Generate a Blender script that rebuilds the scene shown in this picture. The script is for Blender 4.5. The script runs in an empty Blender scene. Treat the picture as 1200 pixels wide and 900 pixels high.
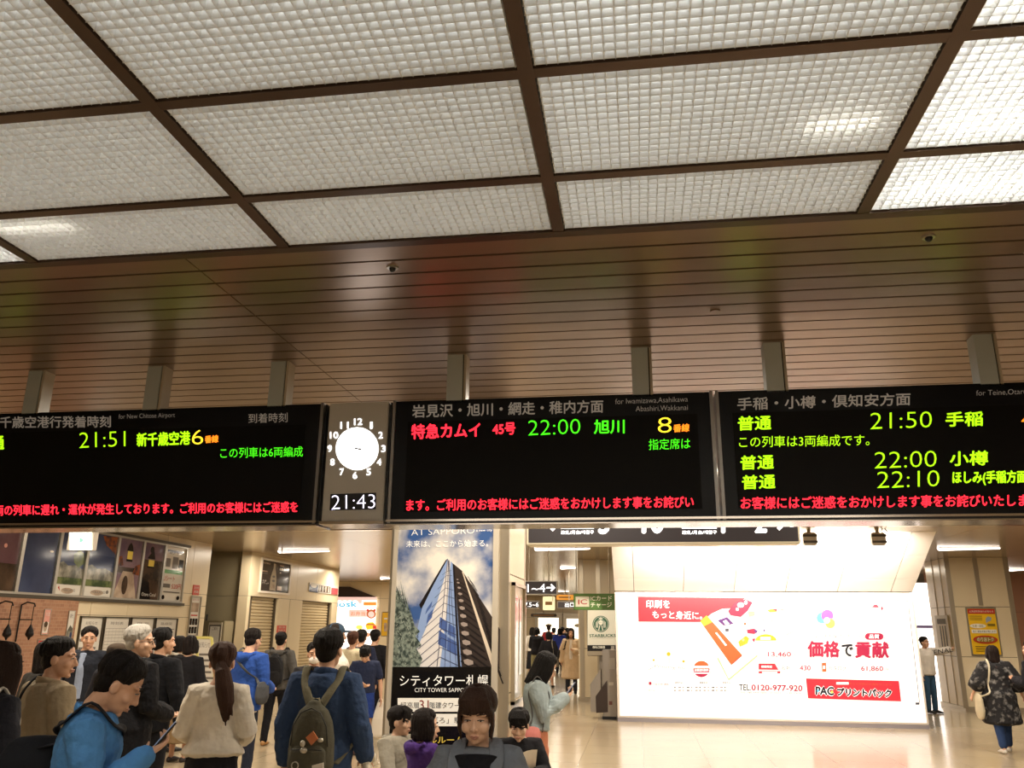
import bpy, bmesh, math, random
from mathutils import Vector, Matrix, noise
SC = bpy.context.scene
COL = SC.collection
RND = random.Random(7)
# ------------------------------------------------------------------ camera, world, exposure
FPX = 970.0
YAW, PITCH, ROLL = -0.1493339, 0.28647909, 0.00923057
CAM = Vector((0, 0, 1.8))
_f = Vector((math.sin(YAW)*math.cos(PITCH), math.cos(YAW)*math.cos(PITCH), math.sin(PITCH)))
_r0 = Vector((math.cos(YAW), -math.sin(YAW), 0))
_u0 = _r0.cross(_f)
_r = math.cos(ROLL)*_r0 + math.sin(ROLL)*_u0
_u = -math.sin(ROLL)*_r0 + math.cos(ROLL)*_u0
cd = bpy.data.cameras.new('camera'); cam = bpy.data.objects.new('camera', cd); COL.objects.link(cam)
cd.sensor_width = 36.0; cd.lens = FPX/1200*36.0; cd.clip_start = 0.05; cd.clip_end = 300
cam.matrix_world = Matrix(((_r.x, _u.x, -_f.x, CAM.x), (_r.y, _u.y, -_f.y, CAM.y), (_r.z, _u.z, -_f.z, CAM.z), (0, 0, 0, 1)))
SC.camera = cam
W = bpy.data.worlds.new('world'); SC.world = W; W.use_nodes = True
W.node_tree.nodes['Background'].inputs[0].default_value = (1.0, .86, .68, 1)
W.node_tree.nodes['Background'].inputs[1].default_value = 0.10
vs = SC.view_settings; vs.view_transform = 'Standard'; vs.look = 'None'; vs.gamma = 1; vs.exposure = 0.0
try: vs.use_curve_mapping = False
except Exception: pass
CEIL = 3.57
def lamp(name, loc, size, power, color, rot=(0, 0, 0), typ='AREA'):
    l = bpy.data.lights.new(name, typ); l.energy = power; l.color = color
    if typ == 'AREA': l.shape = 'RECTANGLE'; l.size, l.size_y = size
    o = bpy.data.objects.new(name, l); o.location = loc; o.rotation_euler = rot; COL.objects.link(o); return o
WARM = (1, .89, .73)
lamp('louver_ceiling_light', (0.2, -1.6, 3.5), (6.5, 4.6), 210, (1, .93, .82))        # luminous louver ceiling carries on behind the photographer
for _x in (-7.2, -4.0, -0.6, 2.6, 5.8):                                              # hidden tube rows beyond the boards; nearest row added to brighten the people
    for _y, _p in ((6.4, 70), (9.4, 90), (13.6, 78)):
        lamp('tube_light', (_x, _y, 3.5), (1.3, .12), _p, WARM)
for _x in (-8.6, -4.9, -1.5, 7.2):
    for _y in (19.5, 25.5):
        lamp('tube_light', (_x, _y, 3.5), (1.3, .12), 75, WARM)
for _x in (-9.5, -6.3, -3.4): lamp('tube_light', (_x, 31, 3.5), (1.3, .12), 80, WARM)
for _x in (-7.5, -3.5):
    for _y in (38, 44): lamp('tube_light', (_x, _y, 3.5), (2.5, .3), 110, WARM)
lamp('tube_light', (11, 25, 3.5), (2.5, .3), 70, (1, .9, .78))

# ------------------------------------------------------------------ helpers
def at(u, v, X=None, Y=None, Z=None):
    """a point of the photograph put on the plane x=X, y=Y or z=Z"""
    d = _r*((u-600)/FPX) - _u*((v-450)/FPX) + _f
    k = (X-CAM.x)/d.x if X is not None else (Y-CAM.y)/d.y if Y is not None else (Z-CAM.z)/d.z
    return CAM + d*k
def lin(c): return c/12.92 if c <= .04045 else ((c+.055)/1.055)**2.4
def hexc(h):
    h = h.lstrip('#'); return tuple(lin(int(h[i:i+2], 16)/255) for i in (0, 2, 4)) + (1,)
_mats = {}
def mat(name, color, rough=.6, metal=0, emit=0, ecol=None, bump=0, bscale=40, var=0, vscale=3, coat=0, stretch=None, spec=.5):
    if name in _mats: return _mats[name]
    m = bpy.data.materials.new(name); m.use_nodes = True; nt = m.node_tree; b = nt.nodes['Principled BSDF']
    c = hexc(color) if isinstance(color, str) else tuple(color)+(1,)
    b.inputs['Base Color'].default_value = c; b.inputs['Roughness'].default_value = rough; b.inputs['Metallic'].default_value = metal
    b.inputs['Specular IOR Level'].default_value = spec
    if coat: b.inputs['Coat Weight'].default_value = coat; b.inputs['Coat Roughness'].default_value = .06
    if emit:
        b.inputs['Emission Color'].default_value = hexc(ecol) if ecol else c; b.inputs['Emission Strength'].default_value = emit
    if bump or var:
        tc = nt.nodes.new('ShaderNodeTexCoord'); mp = nt.nodes.new('ShaderNodeMapping'); nt.links.new(tc.outputs['Object'], mp.inputs[0])
        if stretch: mp.inputs['Scale'].default_value = stretch
        if bump:
            n = nt.nodes.new('ShaderNodeTexNoise'); n.inputs['Scale'].default_value = bscale; n.inputs['Detail'].default_value = 4
            bp = nt.nodes.new('ShaderNodeBump'); bp.inputs['Strength'].default_value = bump; bp.inputs['Distance'].default_value = .02
            nt.links.new(mp.outputs[0], n.inputs[0]); nt.links.new(n.outputs['Fac'], bp.inputs['Height']); nt.links.new(bp.outputs[0], b.inputs['Normal'])
        if var:
            n2 = nt.nodes.new('ShaderNodeTexNoise'); n2.inputs['Scale'].default_value = vscale; n2.inputs['Detail'].default_value = 5
            r = nt.nodes.new('ShaderNodeValToRGB'); e = r.color_ramp.elements
            e[0].position = .3; e[1].position = .7
            e[0].color = tuple(x*(1-var) for x in c[:3])+(1,); e[1].color = tuple(min(1, x*(1+var)) for x in c[:3])+(1,)
            nt.links.new(mp.outputs[0], n2.inputs[0]); nt.links.new(n2.outputs['Fac'], r.inputs[0]); nt.links.new(r.outputs[0], b.inputs['Base Color'])
            if emit and not ecol: nt.links.new(r.outputs[0], b.inputs['Emission Color'])
    _mats[name] = m; return m
def noise_mat(name, c1, c2, scale, p0=.4, p1=.6, rough=.3, detail=6, emit=0, stretch=None):
    """two colours of a printed picture broken up by noise"""
    if name in _mats: return _mats[name]
    m = mat(name, c1, rough, emit=emit); nt = m.node_tree; b = nt.nodes['Principled BSDF']
    tc = nt.nodes.new('ShaderNodeTexCoord'); mp = nt.nodes.new('ShaderNodeMapping'); n = nt.nodes.new('ShaderNodeTexNoise')
    if stretch: mp.inputs['Scale'].default_value = stretch
    n.inputs['Scale'].default_value = scale; n.inputs['Detail'].default_value = detail
    r = nt.nodes.new('ShaderNodeValToRGB'); e = r.color_ramp.elements
    e[0].position = p0; e[1].position = p1; e[0].color = hexc(c1); e[1].color = hexc(c2)
    nt.links.new(tc.outputs['Object'], mp.inputs[0]); nt.links.new(mp.outputs[0], n.inputs[0]); nt.links.new(n.outputs['Fac'], r.inputs[0])
    nt.links.new(r.outputs[0], b.inputs['Base Color'])
    if emit: nt.links.new(r.outputs[0], b.inputs['Emission Color'])
    return m
WP = {}
def empty(name, loc, rz=0, parent=None):
    o = bpy.data.objects.new(name, None); o.location = loc; o.rotation_euler.z = rz; COL.objects.link(o); o.empty_display_size = .1
    WP[o.name] = Vector(loc); return o
def tag(o, label, cat, group=None, kind=None):
    if label: o['label'] = label
    if cat: o['category'] = cat
    if group: o['group'] = group
    if kind: o['kind'] = kind
    return o
def thing(name, label, cat, loc, rz=0, group=None): return tag(empty(name, loc, rz), label, cat, group)
def link(name, verts, faces, mats, fm=None, parent=None, smooth=False, local=False):
    me = bpy.data.meshes.new(name)
    off = WP.get(parent.name, Vector()) if parent is not None and not local else Vector()
    me.from_pydata([tuple(Vector(v)-off) for v in verts], [], faces); 
    for m in (mats if isinstance(mats, (list, tuple)) else [mats]): me.materials.append(m)
    if fm: me.polygons.foreach_set('material_index', fm)
    if smooth: me.polygons.foreach_set('use_smooth', [True]*len(me.polygons))
    me.update()
    o = bpy.data.objects.new(name, me); COL.objects.link(o)
    if parent is not None: o.parent = parent; WP[o.name] = off
    return o
class MB:
    def __init__(s): s.v = []; s.f = []; s.m = []; s.mi = 0
    def add(s, vs, fs):
        n = len(s.v); s.v += [Vector(p) for p in vs]; s.f += [tuple(i+n for i in q) for q in fs]; s.m += [s.mi]*len(fs); return s
    def box(s, a, b, bev=0):
        x0, y0, z0 = (min(a[i], b[i]) for i in range(3)); x1, y1, z1 = (max(a[i], b[i]) for i in range(3))
        if not bev:
            return s.add([(x0,y0,z0),(x1,y0,z0),(x1,y1,z0),(x0,y1,z0),(x0,y0,z1),(x1,y0,z1),(x1,y1,z1),(x0,y1,z1)],
                         [(0,3,2,1),(4,5,6,7),(0,1,5,4),(1,2,6,5),(2,3,7,6),(3,0,4,7)])
        bm = bmesh.new(); bmesh.ops.create_cube(bm, size=1)
        for v in bm.verts: v.co = Vector(((x0+x1)/2+v.co.x*(x1-x0), (y0+y1)/2+v.co.y*(y1-y0), (z0+z1)/2+v.co.z*(z1-z0)))
        bmesh.ops.bevel(bm, geom=bm.edges[:], offset=bev, segments=2, affect='EDGES')
        bm.verts.index_update(); s.add([v.co for v in bm.verts], [[v.index for v in f.verts] for f in bm.faces]); bm.free(); return s
    def quad(s, a, b, c, d): return s.add([a, b, c, d], [(0, 1, 2, 3)])
    def prism(s, pts, d):
        """polygon pushed along the vector d"""
        n = len(pts); d = Vector(d); p = [Vector(q) for q in pts]
        return s.add(p+[q+d for q in p], [tuple(range(n)), tuple(range(2*n-1, n-1, -1))]+[(i, i+n, (i+1) % n+n, (i+1) % n) for i in range(n)])
    def bar(s, a, b, w, h, up=(0, 0, 1)):
        a = Vector(a); b = Vector(b); t = (b-a).normalized(); up = Vector(up)
        if abs(t.dot(up)) > .99: up = Vector((0, 1, 0))
        x = t.cross(up).normalized()*w/2; y = x.cross(t).normalized()*h/2
        return s.prism([a-x-y, a+x-y, a+x+y, a-x+y], b-a)
    def tube(s, pts, r, n=10, side=None, cap=True, dome=1.0):
        """lofted tube; r: a number, or per point a radius or a pair (across, along)"""
        P = [Vector(p) for p in pts]; k = len(P)
        R = [(q, q) if not isinstance(q, (tuple, list)) else q for q in (r if isinstance(r, (list, tuple)) else [r]*k)]
        hint = Vector(side) if side else None
        st = []
        for i in range(k):
            t = (P[min(i+1, k-1)]-P[max(i-1, 0)])
            t = t.normalized() if t.length > 1e-9 else Vector((0, 0, 1))
            h = hint if hint is not None else (Vector((1, 0, 0)) if abs(t.x) < .9 else Vector((0, 1, 0)))
            sd = (h - t*h.dot(t)); sd = sd.normalized() if sd.length > 1e-6 else t.orthogonal().normalized()
            if hint is None: hint = sd
            st.append((P[i], t, sd, t.cross(sd), R[i][0], R[i][1]))
        rings = []
        if cap:
            c, t, a, b, ra, rb = st[0]; e = min(ra, rb)*dome
            for q, w in ((.95, .3), (.6, .8)): rings.append((c-t*e*q, a, b, ra*w, rb*w))
        for c, t, a, b, ra, rb in st: rings.append((c, a, b, ra, rb))
        if cap:
            c, t, a, b, ra, rb = st[-1]; e = min(ra, rb)*dome
            for q, w in ((.6, .8), (.95, .3)): rings.append((c+t*e*q, a, b, ra*w, rb*w))
        vs = []; fs = []
        for c, a, b, ra, rb in rings:
            for j in range(n):
                g = 2*math.pi*j/n; vs.append(c+a*ra*math.cos(g)+b*rb*math.sin(g))
        for i in range(len(rings)-1):
            for j in range(n): fs.append((i*n+j, i*n+(j+1) % n, (i+1)*n+(j+1) % n, (i+1)*n+j))
        fs.append(tuple(range(n-1, -1, -1))); fs.append(tuple((len(rings)-1)*n+j for j in range(n)))
        return s.add(vs, fs)
    def ell(s, c, r, M=None, nu=14, nv=9):
        c = Vector(c); vs = []; fs = []
        if not isinstance(r, (tuple, list)): r = (r, r, r)
        for i in range(1, nv):
            p = math.pi*i/nv
            for j in range(nu):
                q = 2*math.pi*j/nu; w = Vector((r[0]*math.sin(p)*math.cos(q), r[1]*math.sin(p)*math.sin(q), r[2]*math.cos(p)))
                vs.append(c+(M @ w if M else w))
        a = Vector((0, 0, r[2])); top = len(vs); vs.append(c+(M @ a if M else a)); vs.append(c-(M @ a if M else a))
        for i in range(nv-2):
            for j in range(nu): fs.append((i*nu+j, (i+1)*nu+j, (i+1)*nu+(j+1) % nu, i*nu+(j+1) % nu))
        for j in range(nu):
            fs.append((top, j, (j+1) % nu)); fs.append((top+1, (nv-2)*nu+(j+1) % nu, (nv-2)*nu+j))
        return s.add(vs, fs)
    def cyl(s, a, b, r, n=16): return s.tube([a, b], r, n, cap=False)
    def build(s, name, mats, parent=None, smooth=False, local=False):
        return link(name, s.v, s.f, mats, s.m, parent, smooth, local)
def struct(name, mb, m, smooth=False):
    o = mb.build(name, m, None, smooth); o['kind'] = 'structure'; return o
_tc = {}
def text_geo(body, bold=0):
    """flat letter shapes of a line of writing: points (0..1, 0..1) and faces"""
    if (body, bold) in _tc: return _tc[(body, bold)]
    c = bpy.data.curves.new('t', 'FONT'); c.body = body; c.resolution_u = 3; c.offset = bold; c.fill_mode = 'FRONT'
    o = bpy.data.objects.new('t', c); m = o.to_mesh()
    v = [(p.co.x, p.co.y) for p in m.vertices]; f = [tuple(p.vertices) for p in m.polygons]
    o.to_mesh_clear(); bpy.data.objects.remove(o); bpy.data.curves.remove(c)
    x0 = min(p[0] for p in v); x1 = max(p[0] for p in v); y0 = min(p[1] for p in v); y1 = max(p[1] for p in v)
    g = ([((p[0]-x0)/max(x1-x0, 1e-6), (p[1]-y0)/max(y1-y0, 1e-6)) for p in v], f); _tc[(body, bold)] = g; return g
class Art:
    """flat printed shapes and writing laid on one plane, given by points of the photograph on that plane"""
    def __init__(s, X=None, Y=None, step=.0012, base=.002):
        s.X, s.Y = X, Y; s.mb = MB(); s.mats = []; s.step = step; s.off = base
    def P(s, u, v):
        return at(u, v, Y=s.Y-s.off) if s.Y is not None else at(u, v, X=s.X+s.off)
    def _m(s, m):
        if m not in s.mats: s.mats.append(m)
        s.mb.mi = s.mats.index(m)
    def poly(s, pts, m, lift=True):
        s._m(m); n = len(pts); s.mb.add([s.P(*p) for p in pts], [tuple(range(n-1, -1, -1))])
        if lift: s.off += s.step
        return s
    def rect(s, u0, v0, u1, v1, m, lift=True): return s.poly([(u0, v0), (u1, v0), (u1, v1), (u0, v1)], m, lift)
    def disc(s, u, v, r, m, rv=None, a0=0, a1=360, lift=True):
        return s.poly([(u+r*math.cos(math.radians(a)), v+(rv or r)*math.sin(math.radians(a))) for a in [a0+(a1-a0)*i/28 for i in range(28 if a1-a0 >= 360 else 29)]], m, lift)
    def line(s, p, q, w, m, lift=True):
        dx, dy = q[0]-p[0], q[1]-p[1]; L = math.hypot(dx, dy) or 1; nx, ny = -dy/L*w/2, dx/L*w/2
        return s.poly([(p[0]+nx, p[1]+ny), (q[0]+nx, q[1]+ny), (q[0]-nx, q[1]-ny), (p[0]-nx, p[1]-ny)], m, lift)
    def text(s, body, u0, v0, u1, v1, h, m, bold=0.0, slant=0, lift=True):
        """writing from (u0,v0) to (u1,v1), the middles of its ends, h high"""
        s._m(m); g, f = text_geo(body, min(bold, 0))
        bold = max(bold, 0); w = bold*h*.85; keep = s.off
        for i, (du, dv) in enumerate(((0, 0), (w, 0), (-w, 0), (0, w), (0, -w)) if bold > .012 else ((0, 0),)):
            vs = []; s.off = keep+i*.00012
            for x, y in g:
                u = u0+w+(u1-u0-2*w)*x+slant*(y-.5)*h; v = v0+(v1-v0)*x-(y-.5)*(h-2*w); vs.append(s.P(u+du, v+dv))
            s.mb.add(vs, f)
        s.off = keep
        if lift: s.off += s.step
        return s
    def build(s, name, parent): return s.mb.build(name, s.mats, parent)
# ------------------------------------------------------------------ materials of the place
M_slat = mat('brown_metal_slat', '#8a7360', .30, .62, bump=.05, bscale=3, stretch=(.4, 6, 1))
M_dark = mat('dark_gap', '#0c0a09', .9)
M_bar = mat('brown_bar', '#4a382c', .35, .6)
M_panel = mat('beige_enamel_panel', '#dccbaa', .28, var=.05, vscale=.7)
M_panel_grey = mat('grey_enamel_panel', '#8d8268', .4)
M_joint = mat('panel_joint', '#5b4e3c', .7)
M_white = mat('white_enamel', '#efe6d8', .35)
M_steel = mat('brushed_steel', '#b8ac98', .3, .6, bump=.04, bscale=8, stretch=(12, 12, .4))
M_alu = mat('aluminium', '#b8b2a6', .3, .85)
M_silver = mat('polished_trim', '#cfc6bc', .15, .95)
M_black = mat('black_plastic', '#0d0d12', .35)
M_ceilp = mat('metal_ceiling_panel', '#b09c80', .24, .4, bump=.03, bscale=2, stretch=(.3, 3, 1))
M_brick = None
def brick_mat():
    m = mat('red_brick_print', '#a2684a', .7); nt = m.node_tree; b = nt.nodes['Principled BSDF']
    tc = nt.nodes.new('ShaderNodeTexCoord'); mp = nt.nodes.new('ShaderNodeMapping'); mp.inputs['Rotation'].default_value = (math.pi/2, 0, math.pi/2)
    sx = nt.nodes.new('ShaderNodeSeparateXYZ'); cb = nt.nodes.new('ShaderNodeCombineXYZ')
    nt.links.new(tc.outputs['Object'], sx.inputs[0]); nt.links.new(sx.outputs[1], cb.inputs[0]); nt.links.new(sx.outputs[2], cb.inputs[1])
    k = nt.nodes.new('ShaderNodeTexBrick'); k.inputs['Scale'].default_value = 4.6
    k.inputs['Color1'].default_value = hexc('#a67a5c'); k.inputs['Color2'].default_value = hexc('#8f644b'); k.inputs['Mortar'].default_value = hexc('#a98468')
    k.inputs['Mortar Size'].default_value = .018
    nt.links.new(cb.outputs[0], k.inputs[0]); nt.links.new(k.outputs[0], b.inputs['Base Color']); return m
def floor_mat():
    m = mat('polished_stone_floor', '#b6a488', .17, spec=.6); nt = m.node_tree; b = nt.nodes['Principled BSDF']
    tc = nt.nodes.new('ShaderNodeTexCoord'); k = nt.nodes.new('ShaderNodeTexBrick'); k.offset = 0; k.inputs['Scale'].default_value = 1.0
    k.inputs['Brick Width'].default_value = .9; k.inputs['Row Height'].default_value = .9; k.inputs['Mortar Size'].default_value = .004
    n = nt.nodes.new('ShaderNodeTexNoise'); n.inputs['Scale'].default_value = .8; n.inputs['Detail'].default_value = 6
    r = nt.nodes.new('ShaderNodeValToRGB'); r.color_ramp.elements[0].color = hexc('#ab9a7d'); r.color_ramp.elements[1].color = hexc('#bdac8f')
    nt.links.new(tc.outputs['Object'], n.inputs[0]); nt.links.new(n.outputs['Fac'], r.inputs[0])
    nt.links.new(r.outputs[0], k.inputs['Color1']); nt.links.new(r.outputs[0], k.inputs['Color2']); k.inputs['Mortar'].default_value = hexc('#8d7c62')
    nt.links.new(tc.outputs['Object'], k.inputs[0]); nt.links.new(k.outputs[0], b.inputs['Base Color']); return m
M_band = mat('floor_band', '#8c7657', .2)
# ------------------------------------------------------------------ floor and ceilings
struct('floor', MB().box((-16, -7, -.1), (16, 52, 0)), floor_mat())
mb = MB()
mb.box((-9.5, 18.6, .0005), (-8.95, 33, .003)); mb.box((-9.2, 17.9, .0005), (-8.6, 18.6, .003))
struct('floor_band', mb, M_band)
mb = MB(); mb.mi = 0; PIT = .163; y = 3.535
k = 0
while y < 15.3:
    for x0, x1 in ((-13, -2.206), (-2.2, 13)):
        mb.prism([(x0, y, CEIL+.03), (x0, y+.002, CEIL), (x0, y+PIT-.016, CEIL), (x0, y+PIT-.014, CEIL+.03)], (x1-x0, 0, 0))
    y += PIT
mb.mi = 1; mb.box((-13, 3.5, CEIL+.035), (13, 15.4, CEIL+.06))
struct('ceiling', mb, [M_slat, M_dark])
mb = MB(); mb.mi = 0
ys = 15.42
while ys < 52:
    for i in range(10): mb.box((-15+i*3, ys, CEIL), (-15+i*3+2.994, ys+.99, CEIL+.03))
    ys += .996
mb.mi = 1; mb.box((-15, 15.4, CEIL+.035), (15, 52, CEIL+.06))
struct('ceiling_panels', mb, [M_ceilp, M_dark])
struct('trim_ceiling', MB().box((-13, 15.32, CEIL-.012), (13, 15.42, CEIL+.02)), M_silver)
# luminous louver ceiling over the photographer: brown grid of bars, one louver panel per field
GX = [-4.35, -3.0, -1.653, -.312, 1.035, 2.38, 3.73]; GY = [.30, .97, 1.65, 2.33, 3.01, 3.5]
mb = MB()
for gx in GX: mb.box((gx-.026, .3, CEIL-.004), (gx+.026, 3.52, CEIL+.075))
for gy in GY[:-1]: mb.box((GX[0], gy-.024, CEIL-.003), (GX[-1], gy+.024, CEIL+.075))
mb.box((-13, 3.475, CEIL-.006), (13, 3.53, CEIL+.075))
struct('trim_grid', mb, M_bar)
mb = MB(); mb.box((-13, -7, CEIL+.01), (GX[0]-.03, 3.5, CEIL+.05)); mb.box((GX[-1]+.03, -7, CEIL+.01), (13, 3.5, CEIL+.05)); mb.box((GX[0]-.03, -7, CEIL+.01), (GX[-1]+.03, .3, CEIL+.05))
mb.box((GX[0]-.05, .25, CEIL+.36), (GX[-1]+.05, 3.53, CEIL+.4))
struct('ceiling_upper', mb, M_white)
M_lou = bpy.data.materials.new('louver_plastic'); M_lou.use_nodes = True
_nt = M_lou.node_tree; _nt.nodes.remove(_nt.nodes['Principled BSDF']); _d = _nt.nodes.new('ShaderNodeBsdfDiffuse'); _t = _nt.nodes.new('ShaderNodeBsdfTranslucent'); _g = _nt.nodes.new('ShaderNodeBsdfGlossy')
_d.inputs[0].default_value = _t.inputs[0].default_value = (.85, .85, .83, 1); _g.inputs['Roughness'].default_value = .3
_mx = _nt.nodes.new('ShaderNodeMixShader'); _mx.inputs[0].default_value = .2; _m2 = _nt.nodes.new('ShaderNodeMixShader'); _m2.inputs[0].default_value = .07
_nt.links.new(_d.outputs[0], _mx.inputs[1]); _nt.links.new(_t.outputs[0], _mx.inputs[2]); _nt.links.new(_mx.outputs[0], _m2.inputs[1]); _nt.links.new(_g.outputs[0], _m2.inputs[2])
_nt.links.new(_m2.outputs[0], _nt.nodes['Material Output'].inputs[0])
M_tube = mat('lit_tube', '#fffaf0', emit=18); M_hous = mat('lamp_housing', '#f4f2ea', .6)
ROWN = {4: 'row beside brown slats', 3: 'second row from slats', 2: 'third row from slats', 1: 'fourth row from slats'}
COLN = {0: 'first column', 1: 'second column', 2: 'third column', 3: 'fourth column', 4: 'fifth column'}
BRIGHT = {0: 6.5, 1: 2.15, 2: 2.0, 3: 2.7, 4: 9.5, 5: 6}
for r in (4, 3, 2, 1):
    for c in range(6):
        if r in (1, 2) and c in (0,) or r == 1 and c == 5 or c == 5: continue
        x0, x1, y0, y1 = GX[c]+.027, GX[c+1]-.027, GY[r]+.025, GY[r+1]-.025
        lab = f"{'glaring' if c in (0, 4) else 'dim'} white egg-crate louver panel, {ROWN[r]}, {COLN[c]} from the left"
        t = thing('louver_light', lab, 'ceiling light', ((x0+x1)/2, (y0+y1)/2, CEIL), 0, 'louver panels of the luminous ceiling')
        mb = MB(); n = round((x1-x0)/.0385); m = round((y1-y0)/.0385)
        for i in range(n+1):
            q = x0+.006+(x1-x0-.012)*i/n; mb.prism([(q-.001, y0, CEIL+.006), (q+.001, y0, CEIL+.006), (q+.0065, y0, CEIL+.042), (q-.0065, y0, CEIL+.042)], (0, y1-y0, 0))
        for i in range(m+1):
            q = y0+.006+(y1-y0-.012)*i/m; mb.prism([(x0, q-.001, CEIL+.006), (x0, q+.001, CEIL+.006), (x0, q+.0065, CEIL+.042), (x0, q-.0065, CEIL+.042)], (x1-x0, 0, 0))
        mb.build('louver', M_lou, t)
        e = BRIGHT[c]*(1.25 if r == 1 else 1)
        MB().box((x0-.02, y0-.02, CEIL+.085), (x1+.02, y1+.02, CEIL+.09)).build('diffuser', mat(f'glowing_diffuser_{int(e*100)}', '#f3f5f5', .6, emit=e), t)
        if c in (0, 4) or (c == 3 and r == 3) or (c == 1 and r == 4) or r == 1:
            q = MB()
            if c == 1: q.cyl((x0+.05, y0+.1, CEIL+.064), (x0+.42, y0+.1, CEIL+.064), .012)
            elif c == 3 and r == 3: q.cyl((x1-.33, y0+.42, CEIL+.062), (x1-.1, y0+.42, CEIL+.062), .012)
            elif c == 0 or c == 4: q.cyl((x0+.1, y1-.16, CEIL+.064), (x1-.1, y1-.16, CEIL+.064), .016)
            else: q.cyl((x0+.1, y1-.25, CEIL+.064), (x1-.1, y1-.25, CEIL+.064), .014)
            q.build('tube', M_tube, t)
# ------------------------------------------------------------------ walls
XA, XB = -9.58, -9.54
def tiled(name, axis, plane, a0, a1, zs, cuts, depth, m=None, gap=.008):
    """wall of enamel panels with open joints; axis 'x': faces +x, runs along y; 'y': faces -y, runs along x"""
    mb = MB(); mb.mi = 0
    e = [a0]+sorted(c for c in cuts if a0 < c < a1)+[a1]
    for i in range(len(e)-1):
        for j in range(len(zs)-1):
            p, q, z0, z1 = e[i]+gap/2, e[i+1]-gap/2, zs[j]+gap/2, zs[j+1]-gap/2
            if axis == 'x': mb.box((plane-.02, p, z0), (plane, q, z1))
            else: mb.box((p, plane, z0), (q, plane+.02, z1))
    mb.mi = 1
    if axis == 'x': mb.box((plane-depth, a0, zs[0]), (plane-.015, a1, zs[-1]))
    else: mb.box((a0, plane+.015, zs[0]), (a1, plane+depth, zs[-1]))
    return struct(name, mb, [m or M_panel, M_joint])
steps = lambda a, b, s: [a+s*i for i in range(int((b-a)/s)+1)]
tiled('wall_left', 'x', XA, 4, 17.95, [0, 1.05, 1.95, 2.2, 2.45, CEIL], steps(4, 18, 1.1), .3)
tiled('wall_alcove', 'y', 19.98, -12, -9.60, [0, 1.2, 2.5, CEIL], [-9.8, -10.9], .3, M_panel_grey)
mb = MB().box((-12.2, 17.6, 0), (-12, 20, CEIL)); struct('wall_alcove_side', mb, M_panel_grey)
# shutter wall: piers and lintel around two roller shutters
mb = MB(); mb.mi = 0
for y0, y1 in ((19.9, 20.05), (21.75, 22.5), (22.54, 23.4), (25.8, 26.3)): mb.box((XB-.25, y0, 0), (XB, y1, 2.5))
for y0, y1 in ((19.9, 21.9), (21.91, 22.9), (22.91, 24.4), (24.41, 26.3)): mb.box((XB-.25, y0, 2.508), (XB, y1, CEIL))
mb.mi = 1; mb.box((XB-.3, 19.95, 2.49), (XB-.01, 26.28, CEIL)); mb.box((XB-.24, 21.8, 0), (XB-.01, 23.3, 2.5))
struct('wall_shutters', mb, [M_panel, M_joint])
mb = MB().box((XB-3.6, 26.0, 0), (XB-.05, 26.3, CEIL)); struct('wall_return', mb, M_panel)
M_shut = mat('beige_shutter_slat', '#cbb892', .4, .2)
for y0, y1, lab in ((20.05, 21.75, 'closed beige roller shutter under the dark bottle poster'), (23.4, 25.8, 'closed beige roller shutter under the small coloured picture strip')):
    t = thing('roller_shutter', lab, 'shutter', (XB-.12, (y0+y1)/2, 0), 0, 'roller shutters of the closed shops')
    mb = MB(); z = .03
    while z < 2.48:
        mb.prism([(XB-.14, y0+.06, z), (XB-.105, y0+.06, z+.012), (XB-.105, y0+.06, z+.062), (XB-.14, y0+.06, z+.074)], (0, y1-y0-.12, 0)); z += .08
    mb.box((XB-.16, y0+.06, 0), (XB-.14, y1-.06, 2.5)); mb.build('curtain', M_shut, t)
    for q in (y0, y1-.08): MB().box((XB-.18, q, 0), (XB-.06, q+.08, 2.5)).build('guide_rail', mat('dark_rail', '#4f473a', .4, .6), t)
# end wall with the lit shop, far walls
tiled('wall_storefront', 'y', 33.63, -13, -6.2, [0, 2.9, CEIL], steps(-13, -6, 1.3), .3)
tiled('wall_far', 'y', 50, -14, 12, [0, 1.2, 2.4, CEIL], steps(-14, 12, 1.6), .3)
mb = MB(); mb.box((-13.3, 26.3, 0), (-13, 50, CEIL)); struct('wall_far_left', mb, M_panel)
tiled('wall_right', 'y', 28.6, 9.0, 15, [0, 1.2, 2.4, CEIL], steps(8.7, 15, 1.3), .3, mat('brown_wall', '#8b6248', .4))
struct('trim_right', MB().box((9.75, 28.4, 0), (10.15, 28.6, 3.3)), M_white)
struct('wall_behind', MB().box((-13, -7.2, 0), (13, -7, CEIL)), M_panel)
struct('wall_right_side', MB().box((15, -7, 0), (15.2, 52, CEIL)), M_panel)
struct('wall_left_side', MB().box((-13.2, -7, 0), (-13, 17.6, CEIL)), M_panel)
# brick printed part of the left wall
struct('wall_brick', MB().box((XA, 8, 0), (XA+.06, 13.47, 2.2)), brick_mat())
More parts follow.
